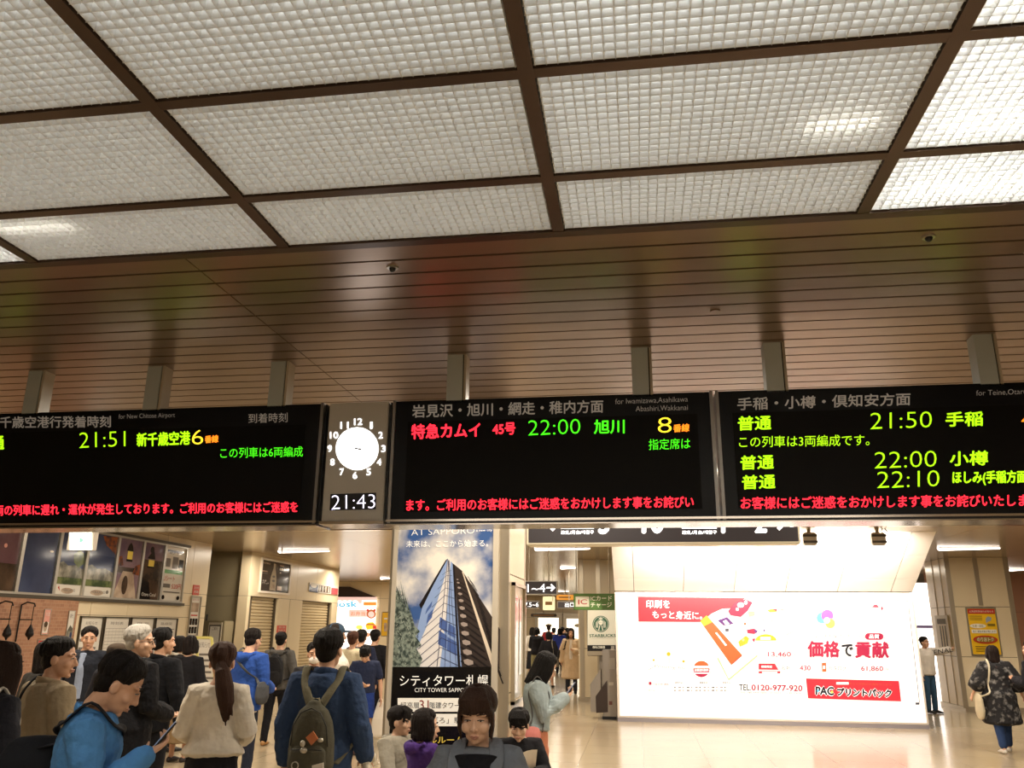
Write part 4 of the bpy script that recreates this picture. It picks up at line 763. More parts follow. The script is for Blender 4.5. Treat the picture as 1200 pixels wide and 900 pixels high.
for w in (.25, .5, .75): a.line(g(407+8*w, 270), g(345+(500-345)*w, 1000), .5, Mln, False)
a.line(g(404, 262), g(350, 820), .6, Mln, False); a.line(g(350, 820), g(330, 1000), .8, Mln)
for i in range(16):
    q = i/15; y = 400+ (1000-400)*q**1.2; a.line(g(462+35*q, y), g(520+ (700-520)*min(1, q*1.15), y+40+130*q), .8+1.6*q, Mbd, False); a.line(g(540+190*q, y-20), g(590+190*q, y+50+60*q), .5+1.1*q, Mbd, False)
a.off += .0006; a.poly([g(*p) for p in ((500, 345), (508, 348), (735, 1000), (705, 1000))], Mst); a.poly([g(*p) for p in ((438, 290), (448, 300), (490, 1000), (474, 1000))], Mbd)
for i in range(12):
    q = i/11; x, y = 470+75*q**1.1, 400+ (960-400)*q**1.35; r = 1.2+4.6*q
    u, v = g(x, y); a.poly([(u-r, v-r*.35), (u-r*.2, v-r*.6), (u+r*.9, v-r*.2), (u+r, v+r*.5), (u, v+r*.75), (u-r*.8, v+r*.35)], Mbl, False)
a.off += .0006; R2 = random.Random(3)
tp = [(458, 784), (459.5, 705)]
for i in range(9): tp += [(463+i*1.4+R2.uniform(-1, 1), 690-10*math.sin(i*.4)+R2.uniform(-3, 3)), (465+i*2.6, 694+i*4.5+R2.uniform(-4, 4))]
tp += [(492, 740), (487, 745), (494, 756), (488, 760), (495, 772), (491, 784)]
a.poly(tp, Mtree)
Mls = [mat('poster_needle_pale', '#a3aa9a', .4, emit=.15), mat('poster_needle_dark', '#2f3833', .4, emit=.05)]
for i in range(150):
    v = R2.uniform(692, 782); u = R2.uniform(461, 463+min(30, (v-680)*.42)); an = R2.uniform(-2.6, -.5); l = R2.uniform(1.5, 3.6); a.line((u, v), (u+math.cos(an)*l, v+math.sin(an)*l), .7, Mls[i % 2], False)
a.off += .0006
Mk = mat('poster_black', '#100d0d', .25); Mw = mat('poster_lettering', '#f2ece0', .3, emit=.55); Mcr2 = mat('poster_cream_box', '#e9e0d0', .3, emit=.45); Mbr = mat('poster_maroon', '#8a1f22', .3, emit=.1); Mgo = mat('poster_gold', '#cdb04a', .3, emit=.35)
a.poly([(457, 781.5), (581, 781.5), (578.5, 905), (440, 905), (447, 905)], Mk)
a.text('AT SAPPORO', 482, 624, 556, 621.5, 7, Mw, -.012); a.text('a new city', 558, 622, 577, 621.5, 3.4, Mw, 0); a.text('未来は、ここから始まる。', 476, 637.5, 572, 636.5, 8, Mw, .0)
a.text('シティタワー札幌', 468.5, 797.5, 572, 797.5, 13.5, Mw, .0); a.text('CITY TOWER SAPPORO', 486, 808.6, 553, 808.6, 4.8, Mw, -.01)
a.rect(466, 818, 579, 834, Mcr2); a.text('超高層', 469, 826.5, 491, 826.5, 7.5, Mk, .0); a.text('31', 491.5, 826, 502.5, 826, 11, Mbr, 0); a.text('階建タワーマンション', 503.5, 826.5, 575, 826.5, 7.5, Mk, .0)
a.rect(465.8, 836.5, 579, 851, Mcr2); a.text('札幌市営地下鉄', 467, 842, 482, 842, 2.6, Mk, 0); a.text('「さっぽろ」駅 徒歩3分', 483, 844, 575, 844, 7.5, Mk, 0)
a.text('モデルルーム公開中', 482, 867, 574, 867, 9, Mgo, .03); a.text('全戸南向き・駅直結', 486, 884, 570, 884, 7, Mw, 0)
a.build('print', t)
# cabinet on the column side
t = thing('display_case', 'steel framed notice case on the side of the stainless column', 'notice case', (CX1, 8.05, 1.2)); X = CX1
ya, yb, za, zb = 7.66, 8.42, 1.15, 2.2
m = MB()
for p in ((ya, ya+.03, za, zb), (yb-.03, yb, za, zb), (ya, yb, za, za+.03), (ya, yb, zb-.03, zb)): m.box((X, p[0], p[2]), (X+.035, p[1], p[3]))
m.build('frame', M_steel, t)
P = lambda fx, fz, off=0: Vector((X+.008+off, ya+.03+(yb-ya-.06)*fx, za+.03+(zb-za-.06)*fz)); s = Sheet(P); s.rect(0, 0, 1, 1, mat('case_back', '#c9bda2', .3)); s.rect(.06, .05, .5, .92, p_white); s.rect(.08, .55, .3, .85, mat('case_pink', '#d8837a', .4)); s.text('運行情報', .1, .86, .46, .9, p_grey); s.rect(.6, .2, .95, .9, p_white); s.build('print', t)
# ------------------------------------------------------------------ people
BAKE = []
M_skin = mat('skin', '#c89a7c', .5, var=.06, vscale=9); M_skin2 = mat('skin_pale', '#d3a98c', .5, var=.05, vscale=9); M_skin3 = mat('skin_tan', '#b98866', .5, var=.06, vscale=9)
def cloth(c, bump=.5, sc=24): return mat('cloth_'+c.strip('#'), c, .88, bump=bump, bscale=sc, var=.10, vscale=6, spec=.25)
def hairm(c): return mat('hair_'+c.strip('#'), c, .62, bump=.7, bscale=60, stretch=(3, 3, .35), spec=.2)
_disp = bpy.data.textures.new('cloth_folds', 'CLOUDS'); _disp.noise_scale = .085; _disp.noise_depth = 2
def blob(mb, name, m, parent, vox, it=3, folds=0):
    o = mb.build(name, m, parent, True, True)
    r = o.modifiers.new('r', 'REMESH'); r.mode = 'VOXEL'; r.voxel_size = vox; r.use_smooth_shade = True
    if it: k = o.modifiers.new('s', 'SMOOTH'); k.iterations = it; k.factor = .5
    if folds: d = o.modifiers.new('d', 'DISPLACE'); d.texture = _disp; d.strength = folds; d.mid_level = .45; d.texture_coords = 'LOCAL'
    BAKE.append(o); return o
def bake():
    dg = bpy.context.evaluated_depsgraph_get(); new = []
    for o in BAKE: new.append(bpy.data.meshes.new_from_object(o.evaluated_get(dg)))
    for o, me in zip(BAKE, new):
        old = o.data; o.modifiers.clear(); o.data = me; bpy.data.meshes.remove(old)
PROF = [(.80, .150, .108, -.012), (.93, .166, .120, -.014), (1.05, .146, .105, 0), (1.15, .152, .108, 0), (1.28, .172, .118, 0), (1.36, .160, .102, -.008), (1.405, .112, .080, -.012), (1.45, .066, .064, -.01)]
PROFF = [(.80, .155, .108, -.012), (.93, .166, .120, -.014), (1.07, .122, .092, 0), (1.17, .135, .102, .005), (1.27, .150, .115, .008), (1.36, .138, .094, -.008), (1.405, .098, .072, -.012), (1.45, .058, .058, -.01)]
def prof(z, P):
    if z <= P[0][0]: return P[0][1:]
    for a, b in zip(P, P[1:]):
        if z <= b[0]: t = (z-a[0])/(b[0]-a[0]); return tuple(a[i]+(b[i]-a[i])*t for i in (1, 2, 3))
    return P[-1][1:]
ARM = {'down': ((.262, -.02, 1.10), (.272, .055, .86)), 'phone': ((.225, .03, 1.09), (.085, .27, 1.13)), 'bent': ((.235, .0, 1.10), (.17, .24, 1.02)), 'strap': ((.26, .02, 1.12), (.15, .15, 1.28)),
       'side': ((.42, .02, 1.35), (.66, .05, 1.36)), 'front': ((.22, .06, 1.10), (.06, .24, 1.0)), 'out': ((.30, -.03, 1.13), (.38, .06, .93)), 'high': ((.23, .10, 1.14), (.085, .27, 1.27)), 'knee': ((.24, .14, 1.10), (.19, .36, .99))}
class Person: pass
def person(label, x, y, H, face, sex='m', hair=('short', '#17110e'), top=None, bot=None, arms=('down', 'down'), head=(0, 0), lean=0, seat=None, vox=.011, shoes='#1c1a1a', skin=None, wide=1.0, hs=1.05, legs='stand', z=0, detail=False, group=None, tilt=0):
    p = Person(); s = H/1.70; p.s = s; p.iw = (top or {}).get('iw', .045); skin = skin or M_skin
    p.root = root = thing('person', label, 'person', (x, y, z), -math.radians(face), group)
    P = PROF if sex == 'm' else PROFF; p.hp = head[1]; p.P = P; p.wide = wide; p.g = (top or {}).get('g', .022); p.fl = (top or {}).get('fl', 0); sw = (.172 if sex == 'm' else .150)*wide
    RL = Matrix.Rotation(-math.radians(lean), 3, 'X'); piv = Vector((0, 0, .93)); drop = Vector((0, 0, (seat/s-.83) if seat else 0))
    U = lambda q: s*(piv+RL @ (Vector(q)-piv)+drop)
    RHd = Matrix.Rotation(-math.radians(head[0]), 3, 'Z') @ Matrix.Rotation(-math.radians(head[1]), 3, 'X') @ Matrix.Rotation(math.radians(tilt), 3, 'Y'); N = Vector((0, -.005, 1.46)); Hc = Vector((0, .022, 1.585))
    Hd = lambda q: U(N+RHd @ (Hc-N+Vector(q)*hs)); RH = RL @ RHd; k = s*hs
    p.U, p.Hd, p.RH, p.k = U, Hd, RH, k
    # --- body
    b = MB(); W_ = wide
    zs = [.86, .95, 1.05, 1.15, 1.28, 1.36, 1.405, 1.45] if not seat else [.90, .97, 1.05, 1.15, 1.28, 1.36, 1.405, 1.45]
    b.tube([U((0, prof(q, P)[2], q)) for q in zs], [(prof(q, P)[0]*s*W_*.93, prof(q, P)[1]*s*.93) for q in zs], 18, (1, 0, 0))
    b.tube([U((0, -.012, 1.40)), U((0, -.004, 1.47)), Hd((0, -.02, -.06))], [.062*s, .054*s*(1 if sex == 'm' else .9), .056*s*(1 if sex == 'm' else .9)], 14)
    E = lambda c, r, m=b: m.ell(Hd(c), tuple(q*k for q in r), RH, 18, 12)
    E((0, -.012, .03), (.074, .093, .085)); E((0, .018, -.028), (.063, .074, .082)); E((0, .034, -.070), (.051, .050, .042)); E((0, .068 if sex == 'm' else .064, -.1 if sex == 'm' else -.094), (.02, .018, .015))
    b.tube([Hd((0, .089, .012)), Hd((0, .098, -.012)), Hd((0, .106, -.03))], [(.007 if sex == 'm' else .0055)*k, (.0095 if sex == 'm' else .0075)*k, (.0125 if sex == 'm' else .0105)*k], 8); E((.012, .094, -.036), (.008, .009, .007)); E((-.012, .094, -.036), (.008, .009, .007))
    for q in (-1, 1):
        E((q*.036, .058, -.028), (.027, .026, .026)) if sex == 'm' else E((q*.036, .056, -.034), (.030, .030, .030)); E((q*.03, .072 if sex == 'm' else .067, .027), (.03, .014, .010)); E((q*.075, -.008, -.012), (.010, .021, .032))
    E((0, .089, -.064), (.022, .010, .0055)); E((0, .087, -.074), (.018, .010, .006))
    p.wr = []
    for side, spec in ((-1, arms[0]), (1, arms[1])):
        e, w = ARM[spec] if isinstance(spec, str) else spec
        sh = Vector((side*sw, -.012, 1.365)); el = Vector((side*e[0]*(W_ if spec == 'down' else 1), e[1], e[2])); wr = Vector((side*w[0], w[1], w[2]))
        sh, el, wr = U(sh), U(el), U(wr); p.wr.append((sh, el, wr))
        b.tube([U((side*sw*.6, -.01, 1.37)), sh, sh.lerp(el, .5), el, el.lerp(wr, .35), wr], [.05*s, .056*s, .046*s, .038*s, .038*s, (.028*s, .022*s)], 12)
        # hand: palm, four bent fingers, thumb from the side of the palm
        d = (wr-el).normalized(); n = RL @ Vector((-side, .15, -.1)) if spec in ('down', 'out') else RL @ Vector((-side*.35, .2, 1 if spec != 'strap' else .1)); n = (n-d*n.dot(d)).normalized(); a = d.cross(n)
        if a.y < 0 and spec in ('down', 'out'): a = -a
        elif spec not in ('down', 'out') and a.x*side > 0: a = -a
        ta = a
        kn = wr+d*.085*s
        b.tube([wr-d*.01*s, wr+d*.03*s, wr+d*.065*s, kn], [(.026*s, .020*s), (.036*s, .016*s), (.041*s, .015*s), (.040*s, .012*s)], 12, tuple(a))
        cu = .35 if spec in ('down', 'out') else .75
        for j, (of, ln) in enumerate(((.031, .068), (.0105, .078), (-.0105, .072), (-.031, .056))):
            q0 = kn+a*of*s-d*.008*s; pts = [q0]; dd = d.copy(); ang = 0
            for seg, fr in ((.42, .4), (.32, .8), (.26, .7)):
                ang += cu*fr; dd = d*math.cos(ang)+n*math.sin(ang)+a*(of*1.6)*(1 if seg == .42 else .3); dd.normalize(); pts.append(pts[-1]+dd*ln*seg*s)
            b.tube(pts, [.0095*s, .009*s, .0082*s, .0068*s], 8)
        t0 = wr+d*.022*s+ta*.026*s; b.tube([t0, t0+(ta*.75+d*.5+n*.35).normalized()*.034*s, t0+(ta*.75+d*.5+n*.35).normalized()*.034*s+(d*.8+ta*.25+n*.5).normalized()*.032*s], [.0125*s, .0105*s, .0075*s], 8)
    # legs
    hz = (drop.z+.93-.05); L = []
    for side in (-1, 1):
        if seat: pts = [Vector((side*.085, -.02, hz)), Vector((side*.13, .40, hz+.03)), Vector((side*.13, .36, .09/s*1.0 if hz > .3 else .09))]
        elif legs == 'walk': o = .17*side; pts = [Vector((side*.088, -.01, .90)), Vector((side*.092, o*.55+.03, .48)), Vector((side*.088, o, .09))]
        elif legs == 'wide': pts = [Vector((side*.09, -.01, .90)), Vector((side*.13, .02, .48)), Vector((side*.155, 0, .09))]
        else: pts = [Vector((side*.088, -.01, .90)), Vector((side*.098, .015, .48)), Vector((side*.105, -.005, .09))]
        pts = [q*s for q in pts]; L.append(pts); h, kn_, an = pts
        b.tube([h, h.lerp(kn_, .5), kn_, kn_.lerp(an, .35)+Vector((0, -.012*s, 0)), an], [.078*s, .068*s, .052*s, .050*s, .034*s], 12)
        f = Vector((side*.03, 1, 0)).normalized(); b.tube([an+Vector((0, 0, -.03*s))-f*.03*s, an+Vector((0, 0, -.045*s))+f*.06*s, an+Vector((0, 0, -.06*s))+f*.15*s], [(.032*s, .035*s), (.038*s, .03*s), (.036*s, .018*s)], 10, (1, 0, 0))
    p.legs = L
    body = blob(b, 'body', skin, root, vox*(.62 if detail else .85), 2)
    # --- shoes
    if not detail or seat:
        for side, pts in zip((-1, 1), L):
            an = pts[2]; f = Vector((side*.05, 1, 0)).normalized(); m = MB()
            m.tube([an-f*.055*s+Vector((0, 0, -.05*s)), an+Vector((0, 0, -.045*s)), an+f*.09*s+Vector((0, 0, -.055*s)), an+f*.19*s+Vector((0, 0, -.068*s))], [(.034*s, .036*s), (.04*s, .042*s), (.047*s, .034*s), (.040*s, .018*s)], 12, (1, 0, 0))
            m.build('shoe', mat('shoe_'+shoes.strip('#'), shoes, .5), root, True, True)
    # --- trousers / skirt
    if bot:
        kind, c = bot[0], bot[1]; hem = bot[2] if len(bot) > 2 else .10; m = MB()
        if kind == 'trousers':
            if seat: m.tube([s*Vector((0, -.03, hz+.1)), s*Vector((0, -.02, hz)), s*Vector((0, .03, hz-.03))], [(.16*s*W_, .12*s), (.175*s*W_, .13*s), (.15*s, .1*s)], 16, (1, 0, 0))
            else: m.tube([s*Vector((0, prof(q, P)[2], q)) for q in (.84, .93, 1.04)], [((prof(q, P)[0]+.012)*s*W_, (prof(q, P)[1]+.012)*s) for q in (.84, .93, 1.04)], 18, (1, 0, 0))
            wd = bot[3] if len(bot) > 3 else 1.0
            for h, kn_, an in L:
                e = kn_.lerp(an, 1-(hem-.09)/.40 if hem > .1 else 1.0); m.tube([h, h.lerp(kn_, .5), kn_, kn_.lerp(e, .5), e], [.098*s, .088*s*wd**.5, .070*s*wd, .064*s*wd, .058*s*wd], 14)
        else:
            fl = bot[3] if len(bot) > 3 else .05; zz = [1.05, .95, .85, .70, .55, .40, .25]; zz = [q for q in zz if q > hem+.03]+[hem]
            R = []
            for q in zz:
                t = max(0, (.93-q)/.6); a_, b_, c_ = prof(max(q, .86), P); R.append(((a_+.014+fl*t)*s*W_, (b_+.016+fl*1.1*t)*s))
            m.tube([s*Vector((0, -.012, q)) for q in zz], R, 22, (1, 0, 0), False)
        blob(m, 'trousers' if kind == 'trousers' else 'skirt', cloth(c), root, vox, 2, .012 if kind == 'trousers' else .02)
    # --- top
    if top:
        c = top['c']; hem = top.get('hem', .84); g = top.get('g', .022); fl = top.get('fl', .0); m = MB(); sl = top.get('sleeve', 'long')
        zz = [q for q in (1.42, 1.36, 1.28, 1.15, 1.05, .93, .80, .65, .5) if q > hem+.03]+[hem]
        if seat: zz = [q for q in (1.42, 1.36, 1.28, 1.15, 1.05, .96, .90)]
        R = []
        for q in zz:
            a_, b_, c_ = prof(q, P); t = max(0, (1.1-q)/.4); R.append(((a_+g+fl*t)*s*W_, (b_+g+fl*t)*s))
        m.tube([U((0, prof(q, P)[2], q)) for q in zz], R, 20, (1, 0, 0), dome=.2)
        for side, (sh, el, wr) in zip((-1, 1), p.wr):
            gs = g*.75; si = U((side*sw*.55, -.01, 1.362))
            if sl == 'long': pts = [si, sh, sh.lerp(el, .5), el, el.lerp(wr, .5), el.lerp(wr, .96)]; rr = [.062, .066, .056, .050, .043, .036]
            elif sl == 'short': pts = [si, sh, sh.lerp(el, .35), sh.lerp(el, .62)]; rr = [.062, .066, .064, .062]
            elif sl == 'elbow': pts = [si, sh, sh.lerp(el, .5), el, el.lerp(wr, .2)]; rr = [.062, .07, .072, .078, .085]
            else: pts = [si, sh]; rr = [.055, .05]
            m.tube(pts, [(q+gs)*s for q in rr], 14)
        p.top = blob(m, top.get('name', 'jacket'), cloth(c, top.get('b', .5)), root, vox, 3, top.get('folds', .016))
        if top.get('collar'):
            m = MB(); cc = top['collar']; col = cc if isinstance(cc, str) else c
            pts = [U((.078*math.sin(q), -.012-.075*math.cos(q), 1.452-.022*(1-math.cos(q)))) for q in [-2.6+i*.4 for i in range(14)]]
            m.tube(pts, (.010*s if vox > .008 else .009*s, .026*s)[0:1]*1 and [(.026*s, .010*s)]*14, 10, tuple(RL @ Vector((0, 0, 1)))); blob(m, 'collar', cloth(col), root, min(vox, .008), 1)
        if top.get('lapel'):
            for q in (-1, 1):
                m = MB(); m.tube(spline([U((q*.02, -.085, 1.455)), U((q*.072, -.03, 1.462)), U((q*.09, .055, 1.435)), U((q*.098, .125, 1.36)), U((q*.085, .155, 1.30))]), [((.016+.022*math.sin(i/16*3.1))*s, .007*s) for i in range(17)], 10, (1, .3, -.2)); blob(m, 'lapel', cloth(c), root, .005, 1)
        if top.get('hood'):
            m = MB(); m.tube([U((-.12, -.07, 1.42)), U((-.07, -.125, 1.40)), U((0, -.15, 1.38)), U((.07, -.125, 1.40)), U((.12, -.07, 1.42))], [.03*s, .05*s, .062*s, .05*s, .03*s], 12); blob(m, 'hood', cloth(c), root, vox, 2)
        if top.get('inner'):
            m = MB(); ih = max(hem, .9); q3 = [top.get('iz', 1.40), 1.34, 1.25, 1.12, 1.0, ih]
            m.tube([U((0, prof(q, P)[1]+g+fl*max(0, (1.1-q)/.4)-.032+prof(q, P)[2]+(.012 if q > 1.35 else 0), q)) for q in q3], [(p.iw*s if q > 1.3 else p.iw*1.25*s, .046*s) for q in q3], 16, (1, 0, 0), dome=.25); blob(m, 'shirt', cloth(top['inner']), root, vox, 2)
    # --- hair
    if hair: add_hair(p, hair, vox, detail)
    if detail or vox < .0125: add_face(p, hair[1])
    return p
def add_hair(p, hair, vox, detail):
    st, c = hair[0], hair[1]; ze = hair[2] if len(hair) > 2 and hair[2] != 'bangs' else None; Hd, k, RH = p.Hd, p.k, p.RH; m = MB(); R = random.Random(sum(map(ord, st))+int(p.root.location.x*100))
    E = lambda c_, r: m.ell(Hd(c_), tuple(q*k for q in r), RH, 18, 12); T = lambda pts, r: m.tube([Hd(q) for q in pts], [(q[0]*k, q[1]*k) if isinstance(q, tuple) else q*k for q in r], 10, tuple(RH @ Vector((1, 0, 0))))
    v = 1.0
    E((0, -.024, .044 if st != 'tied' else .038), (.083, .098, .084) if st != 'tied' else (.080, .096, .080))
    bz = .022 if st != 'tied' else .040
    if st == 'tied':
        for q in (-1, 1):
            for o_ in (0, .014, .028): T([(q*.066, .045-o_, .075), (q*.077, .050-o_, .02), (q*.078, .052-o_, -.04), (q*.07, .054-o_, -.085-o_)], [.009, .010, .009, .003])
    long_ = st in ('bob', 'long'); ze = ze if ze is not None else (-.12 if st == 'bob' else -.32)
    if st in ('short', 'bowl', 'thin'): E((0, -.05, -.008), (.072, .06, .07)); T([(0, -.068, .0), (0, -.07, -.06)], [(.056, .03), (.045, .018)])
    if st == 'bowl': E((0, -.026, .036), (.088, .098, .088)); T([(0, -.055, .02), (0, -.06, -.045)], [(.082, .06), (.07, .045)])
    if long_:
        T([(0, -.052, .05), (0, -.066, -.04), (0, -.072, ze*.75), (0, -.075, ze)], [(.08, .055), (.08, .048), (.088 if st == 'bob' else .085, .045), (.07, .03)])
        for q in (-1, 1): T([(q*.066, .005, .05), (q*.074, .026, -.03), (q*.076, .03, max(ze, -.2)*.9)], [(.026, .058), (.028, .056), (.02, .042)])
    if st in ('ponytail', 'tied'): E((0, -.055, .005), (.072, .06, .068)); T([(0, -.08, .0), (0, -.07, -.06)], [(.05, .03), (.035, .016)])
    if st == 'ponytail':
        q = hair[3] if len(hair) > 3 else .0
        T([(0, -.10, -.02), (q*.3, -.125, -.06), (q*.7, -.125, -.16), (q, -.115, -.26), (q*1.1, -.105, -.36)], [.032, .05, .06, .055, .02])
        for i in range(14):
            o1, o2 = R.uniform(-.035, .035), R.uniform(-.02, .02); T([(o1*.3, -.11+o2, -.03), (q*.4+o1, -.13+o2, -.1), (q*.8+o1*1.2, -.13+o2, -.2), (q*1.1+o1*1.4, -.11+o2, -.30-R.uniform(0, .1))], [.012, .014, .012, .005])
    bangs = hair[-1] == 'bangs' or st in ('bowl',)
    if bangs:
        for i in range(15):
            a = (i-7)/7*.068; T([(a*.5, .02, .125), (a*.85, .078, .092), (a*1.0, .092-abs(a)*.42, .055), (a*1.08, .092-abs(a)*.5, bz+R.uniform(-.008, .006)-abs(a)*.25)], [.013, .013, .010, .005])
    # locks that follow the skull
    n = 70 if vox < .008 else 40
    for i in range(n):
        th = R.uniform(-math.pi, math.pi); ph1 = .95+.35*min(1, abs(th)/1.2) if abs(th) < 1.2 else 1.75+.5*(abs(th)-1.2)/1.9
        if st == 'bowl': ph1 = max(ph1, 1.5)
        if st in ('ponytail', 'tied'): ph1 = min(ph1, 2.0)
        ph1 += R.uniform(-.15, .15); pts = []; r = 1.03+R.uniform(0, .025)
        for j in range(5):
            ph = .3+(ph1-.3)*j/4; pts.append((.083*r*math.sin(ph)*math.sin(th), -.024+.098*r*math.sin(ph)*math.cos(th), .044+.084*r*math.cos(ph)))
        if long_ and abs(th) > 1.0:
            e = pts[-1]; zz = ze*R.uniform(.85, 1.05); pts = pts[:4]+[(e[0]*1.03, e[1]*1.03, -.05), (e[0]*1.0, min(e[1], .03), zz)]
            T(pts, [.012]*len(pts))
        else: T(pts, [.009, .013, .013, .010, .004])
    blob(m, 'hair', hairm(c), p.root, max(.0045, vox*.7), 1 if detail else 1)
def add_face(p, hc):
    Hd, k, RH, root = p.Hd, p.k, p.RH, p.root
    for q in (-1, 1):
        m = MB(); m.mi = 0; m.ell(Hd((q*.031, .0835, .004)), (.0125*k, .006*k, (.0052 if p.hp < 10 else .0030)*k), RH); m.mi = 1; m.ell(Hd((q*.031, .0872, .0035)), (.0055*k, .0036*k, (.0048 if p.hp < 10 else .0028)*k), RH)
        m.mi = 2; m.tube([Hd((q*.016, .0865, .006)), Hd((q*.030, .0915, .0105)), Hd((q*.046, .081, .005))], [.0018*k, .0026*k, .0018*k], 6); m.build('eye', [mat('eye_white', '#d8cfc6', .3), mat('eye_iris', '#20140e', .2), mat('lash', '#15100d', .6)], root, True, True)
        m = MB(); m.tube([Hd((q*.014, .088, .029)), Hd((q*.032, .0885, .035)), Hd((q*.050, .076, .030))], [.0028*k, .0034*k, .002*k], 6); m.build('eyebrow', hairm(hc), root, True, True)
    m = MB(); m.tube([Hd((-.021, .088, -.0655)), Hd((-.008, .0965, -.063)), Hd((0, .0965, -.0645)), Hd((.008, .0965, -.063)), Hd((.021, .088, -.0655))], [.002*k, .0045*k, .004*k, .0045*k, .002*k], 6); m.tube([Hd((-.018, .089, -.0695)), Hd((0, .0965, -.0735)), Hd((.018, .089, -.0695))], [.002*k, .005*k, .002*k], 6)
    m.build('lips', mat('lips', '#a87362', .5), root, True, True)
def held(p, name, label, cat, base, group=None):
    """a thing carried by a person: its own top-level object, turned like the person"""
    o = thing(name, label, cat, p.root.location+Matrix.Rotation(p.root.rotation_euler.z, 3, 'Z') @ Vector(base), p.root.rotation_euler.z, group); p.base = Vector(base); return o
def hb(p, mb, name, m, parent, smooth=True):
    mb.v = [v-p.base for v in mb.v]; return mb.build(name, m, parent, smooth, True)
def hblob(p, mb, name, m, parent, vox, it=3):
    mb.v = [v-p.base for v in mb.v]; return blob(mb, name, m, parent, vox, it)
def backpack(p, label, c, strapc=None, pocket=True, vox=.009, dz=0, wd=1.0):
    s = p.s; U0 = p.U; U = lambda q: U0((q[0]*wd, q[1], q[2]-dz)); o = held(p, 'backpack', label, 'backpack', U((0, -.24, .92)))
    m = MB(); z = [.90, .93, 1.0, 1.15, 1.26, 1.33, 1.365]; w = [(.09, .05), (.135, .08), (.155, .095), (.15, .09), (.13, .08), (.095, .06), (.05, .03)]
    m.tube([U((0, -.215, q)) for q in z], [(a*s, b*s) for a, b in w], 20, (1, 0, 0)); hblob(p, m, 'body', cloth(c, .4), o, vox)
    if pocket: 
        m = MB(); z = [.925, .95, 1.02, 1.09, 1.12]; m.tube([U((0, -.285, q)) for q in z], [(.09*s, .03*s), (.118*s, .042*s), (.125*s, .045*s), (.118*s, .04*s), (.09*s, .02*s)], 16, (1, 0, 0)); pk = hblob(p, m, 'pocket', cloth(c, .4), o, vox)
        m = MB(); m.tube([U((-.11, -.322, 1.10)), U((0, -.33, 1.105)), U((.11, -.322, 1.10))], .004*s, 6); m.tube([U((-.135, -.27, 1.12)), U((-.12, -.285, 1.24)), U((-.07, -.28, 1.32)), U((0, -.275, 1.345)), U((.07, -.28, 1.32)), U((.12, -.285, 1.24)), U((.135, -.27, 1.12))], .004*s, 6); hb(p, m, 'zip', mat('zip_dark', '#15130f', .5), pk)
    for q in (-1, 1):
        m = MB(); m.tube(spline([U((q*.035, -.19, 1.345)), surf(p, q*.085, 1.395-dz*.55, -1, .012), surf(p, q*.118, 1.40, -1, .004), U0((q*.128, -.02, 1.437+p.g*.7+.012)), surf(p, q*.13, 1.37, 1, .012), surf(p, q*.135, 1.28, 1, .012), surf(p, q*.15, 1.12, 1, .012), U0((q*(.175+p.g), .04, 1.02)), U((q*.16, -.15, .98+dz*.2))], 3), [(.028*s, .007*s)]*25, 10, (1, 0, 0)); hb(p, m, 'strap', cloth(strapc or c, .4), o)
    m = MB(); m.tube([U((-.03, -.18, 1.36)), U((-.02, -.185, 1.40)), U((.02, -.185, 1.40)), U((.03, -.18, 1.36))], .008*s, 8); hb(p, m, 'handle', cloth(strapc or c), o)
    return o
def spline(pts, n=4):
    P = [Vector(q) for q in pts]; P = [P[0]*2-P[1]]+P+[P[-1]*2-P[-2]]; out = []
    for k in range(1, len(P)-2):
        for q in range(n):
            t = q/n; a, b, c, d = P[k-1:k+3]; out.append(.5*((2*b)+(c-a)*t+(2*a-5*b+4*c-d)*t*t+(3*b-a-3*c+d)*t**3))
    return out+[P[-2]]
def surf(p, x, z, sg, ex):
    """a point just off the front (1) or back (-1) of the clothes"""
    a, b, c = prof(z, p.P); f = p.fl*max(0, (1.1-z)/.4); rx = (a+p.g+f)*p.wide; ry = b+p.g+f; x = max(-.93*rx, min(.93*rx, x))
    return p.U((x, c+sg*(ry*math.sqrt(1-(x/rx)**2)+ex), z))
def shoulder_bag(p, label, c, side, strapc=None, cross=True, sz=(.15, .06, .12), drop=.95, vox=.009, cat='bag', sw=.017, ex=.012, by=-.06):
    s, U = p.s, p.U; x = side*(.2+p.g+p.fl*.6+sz[1]*.6); o = held(p, 'shoulder_bag', label, cat, U((x, by, drop-sz[2])))
    m = MB(); m.tube([U((x, by, drop-sz[2])), U((x, by, drop-sz[2]*.5)), U((x, by, drop+sz[2]*.6)), U((x, by, drop+sz[2]))], [(sz[1]*.8*s, sz[0]*.85*s), (sz[1]*s, sz[0]*s), (sz[1]*.8*s, sz[0]*.95*s), (sz[1]*.4*s, sz[0]*.8*s)], 18, (1, 0, 0)); hblob(p, m, 'body', cloth(c, .3), o, vox)
    m = MB(); b = -side if cross else side; z0 = drop+sz[2]*.9; x1 = b*.085 if cross else b*.125
    run = lambda sg: [surf(p, side*.185+(x1-side*.185)*t, z0+.06+(1.395-z0-.06)*t, sg, ex) for t in (0, .25, .5, .75, 1)]
    pts = [U((x, by-.07, z0-.01))]+run(-1)+[U((x1, -.02, (1.452 if cross else 1.44)+p.g*.6+.014))]+run(1)[::-1]+[U((x, by+.10, z0-.01))]
    m.tube(spline(pts), (sw*s, .006*s) and [(sw*s, .006*s)]*(4*(len(pts)-1)+1), 8, (1, 0, 0)); hb(p, m, 'strap', cloth(strapc or c, .3), o)
    return o
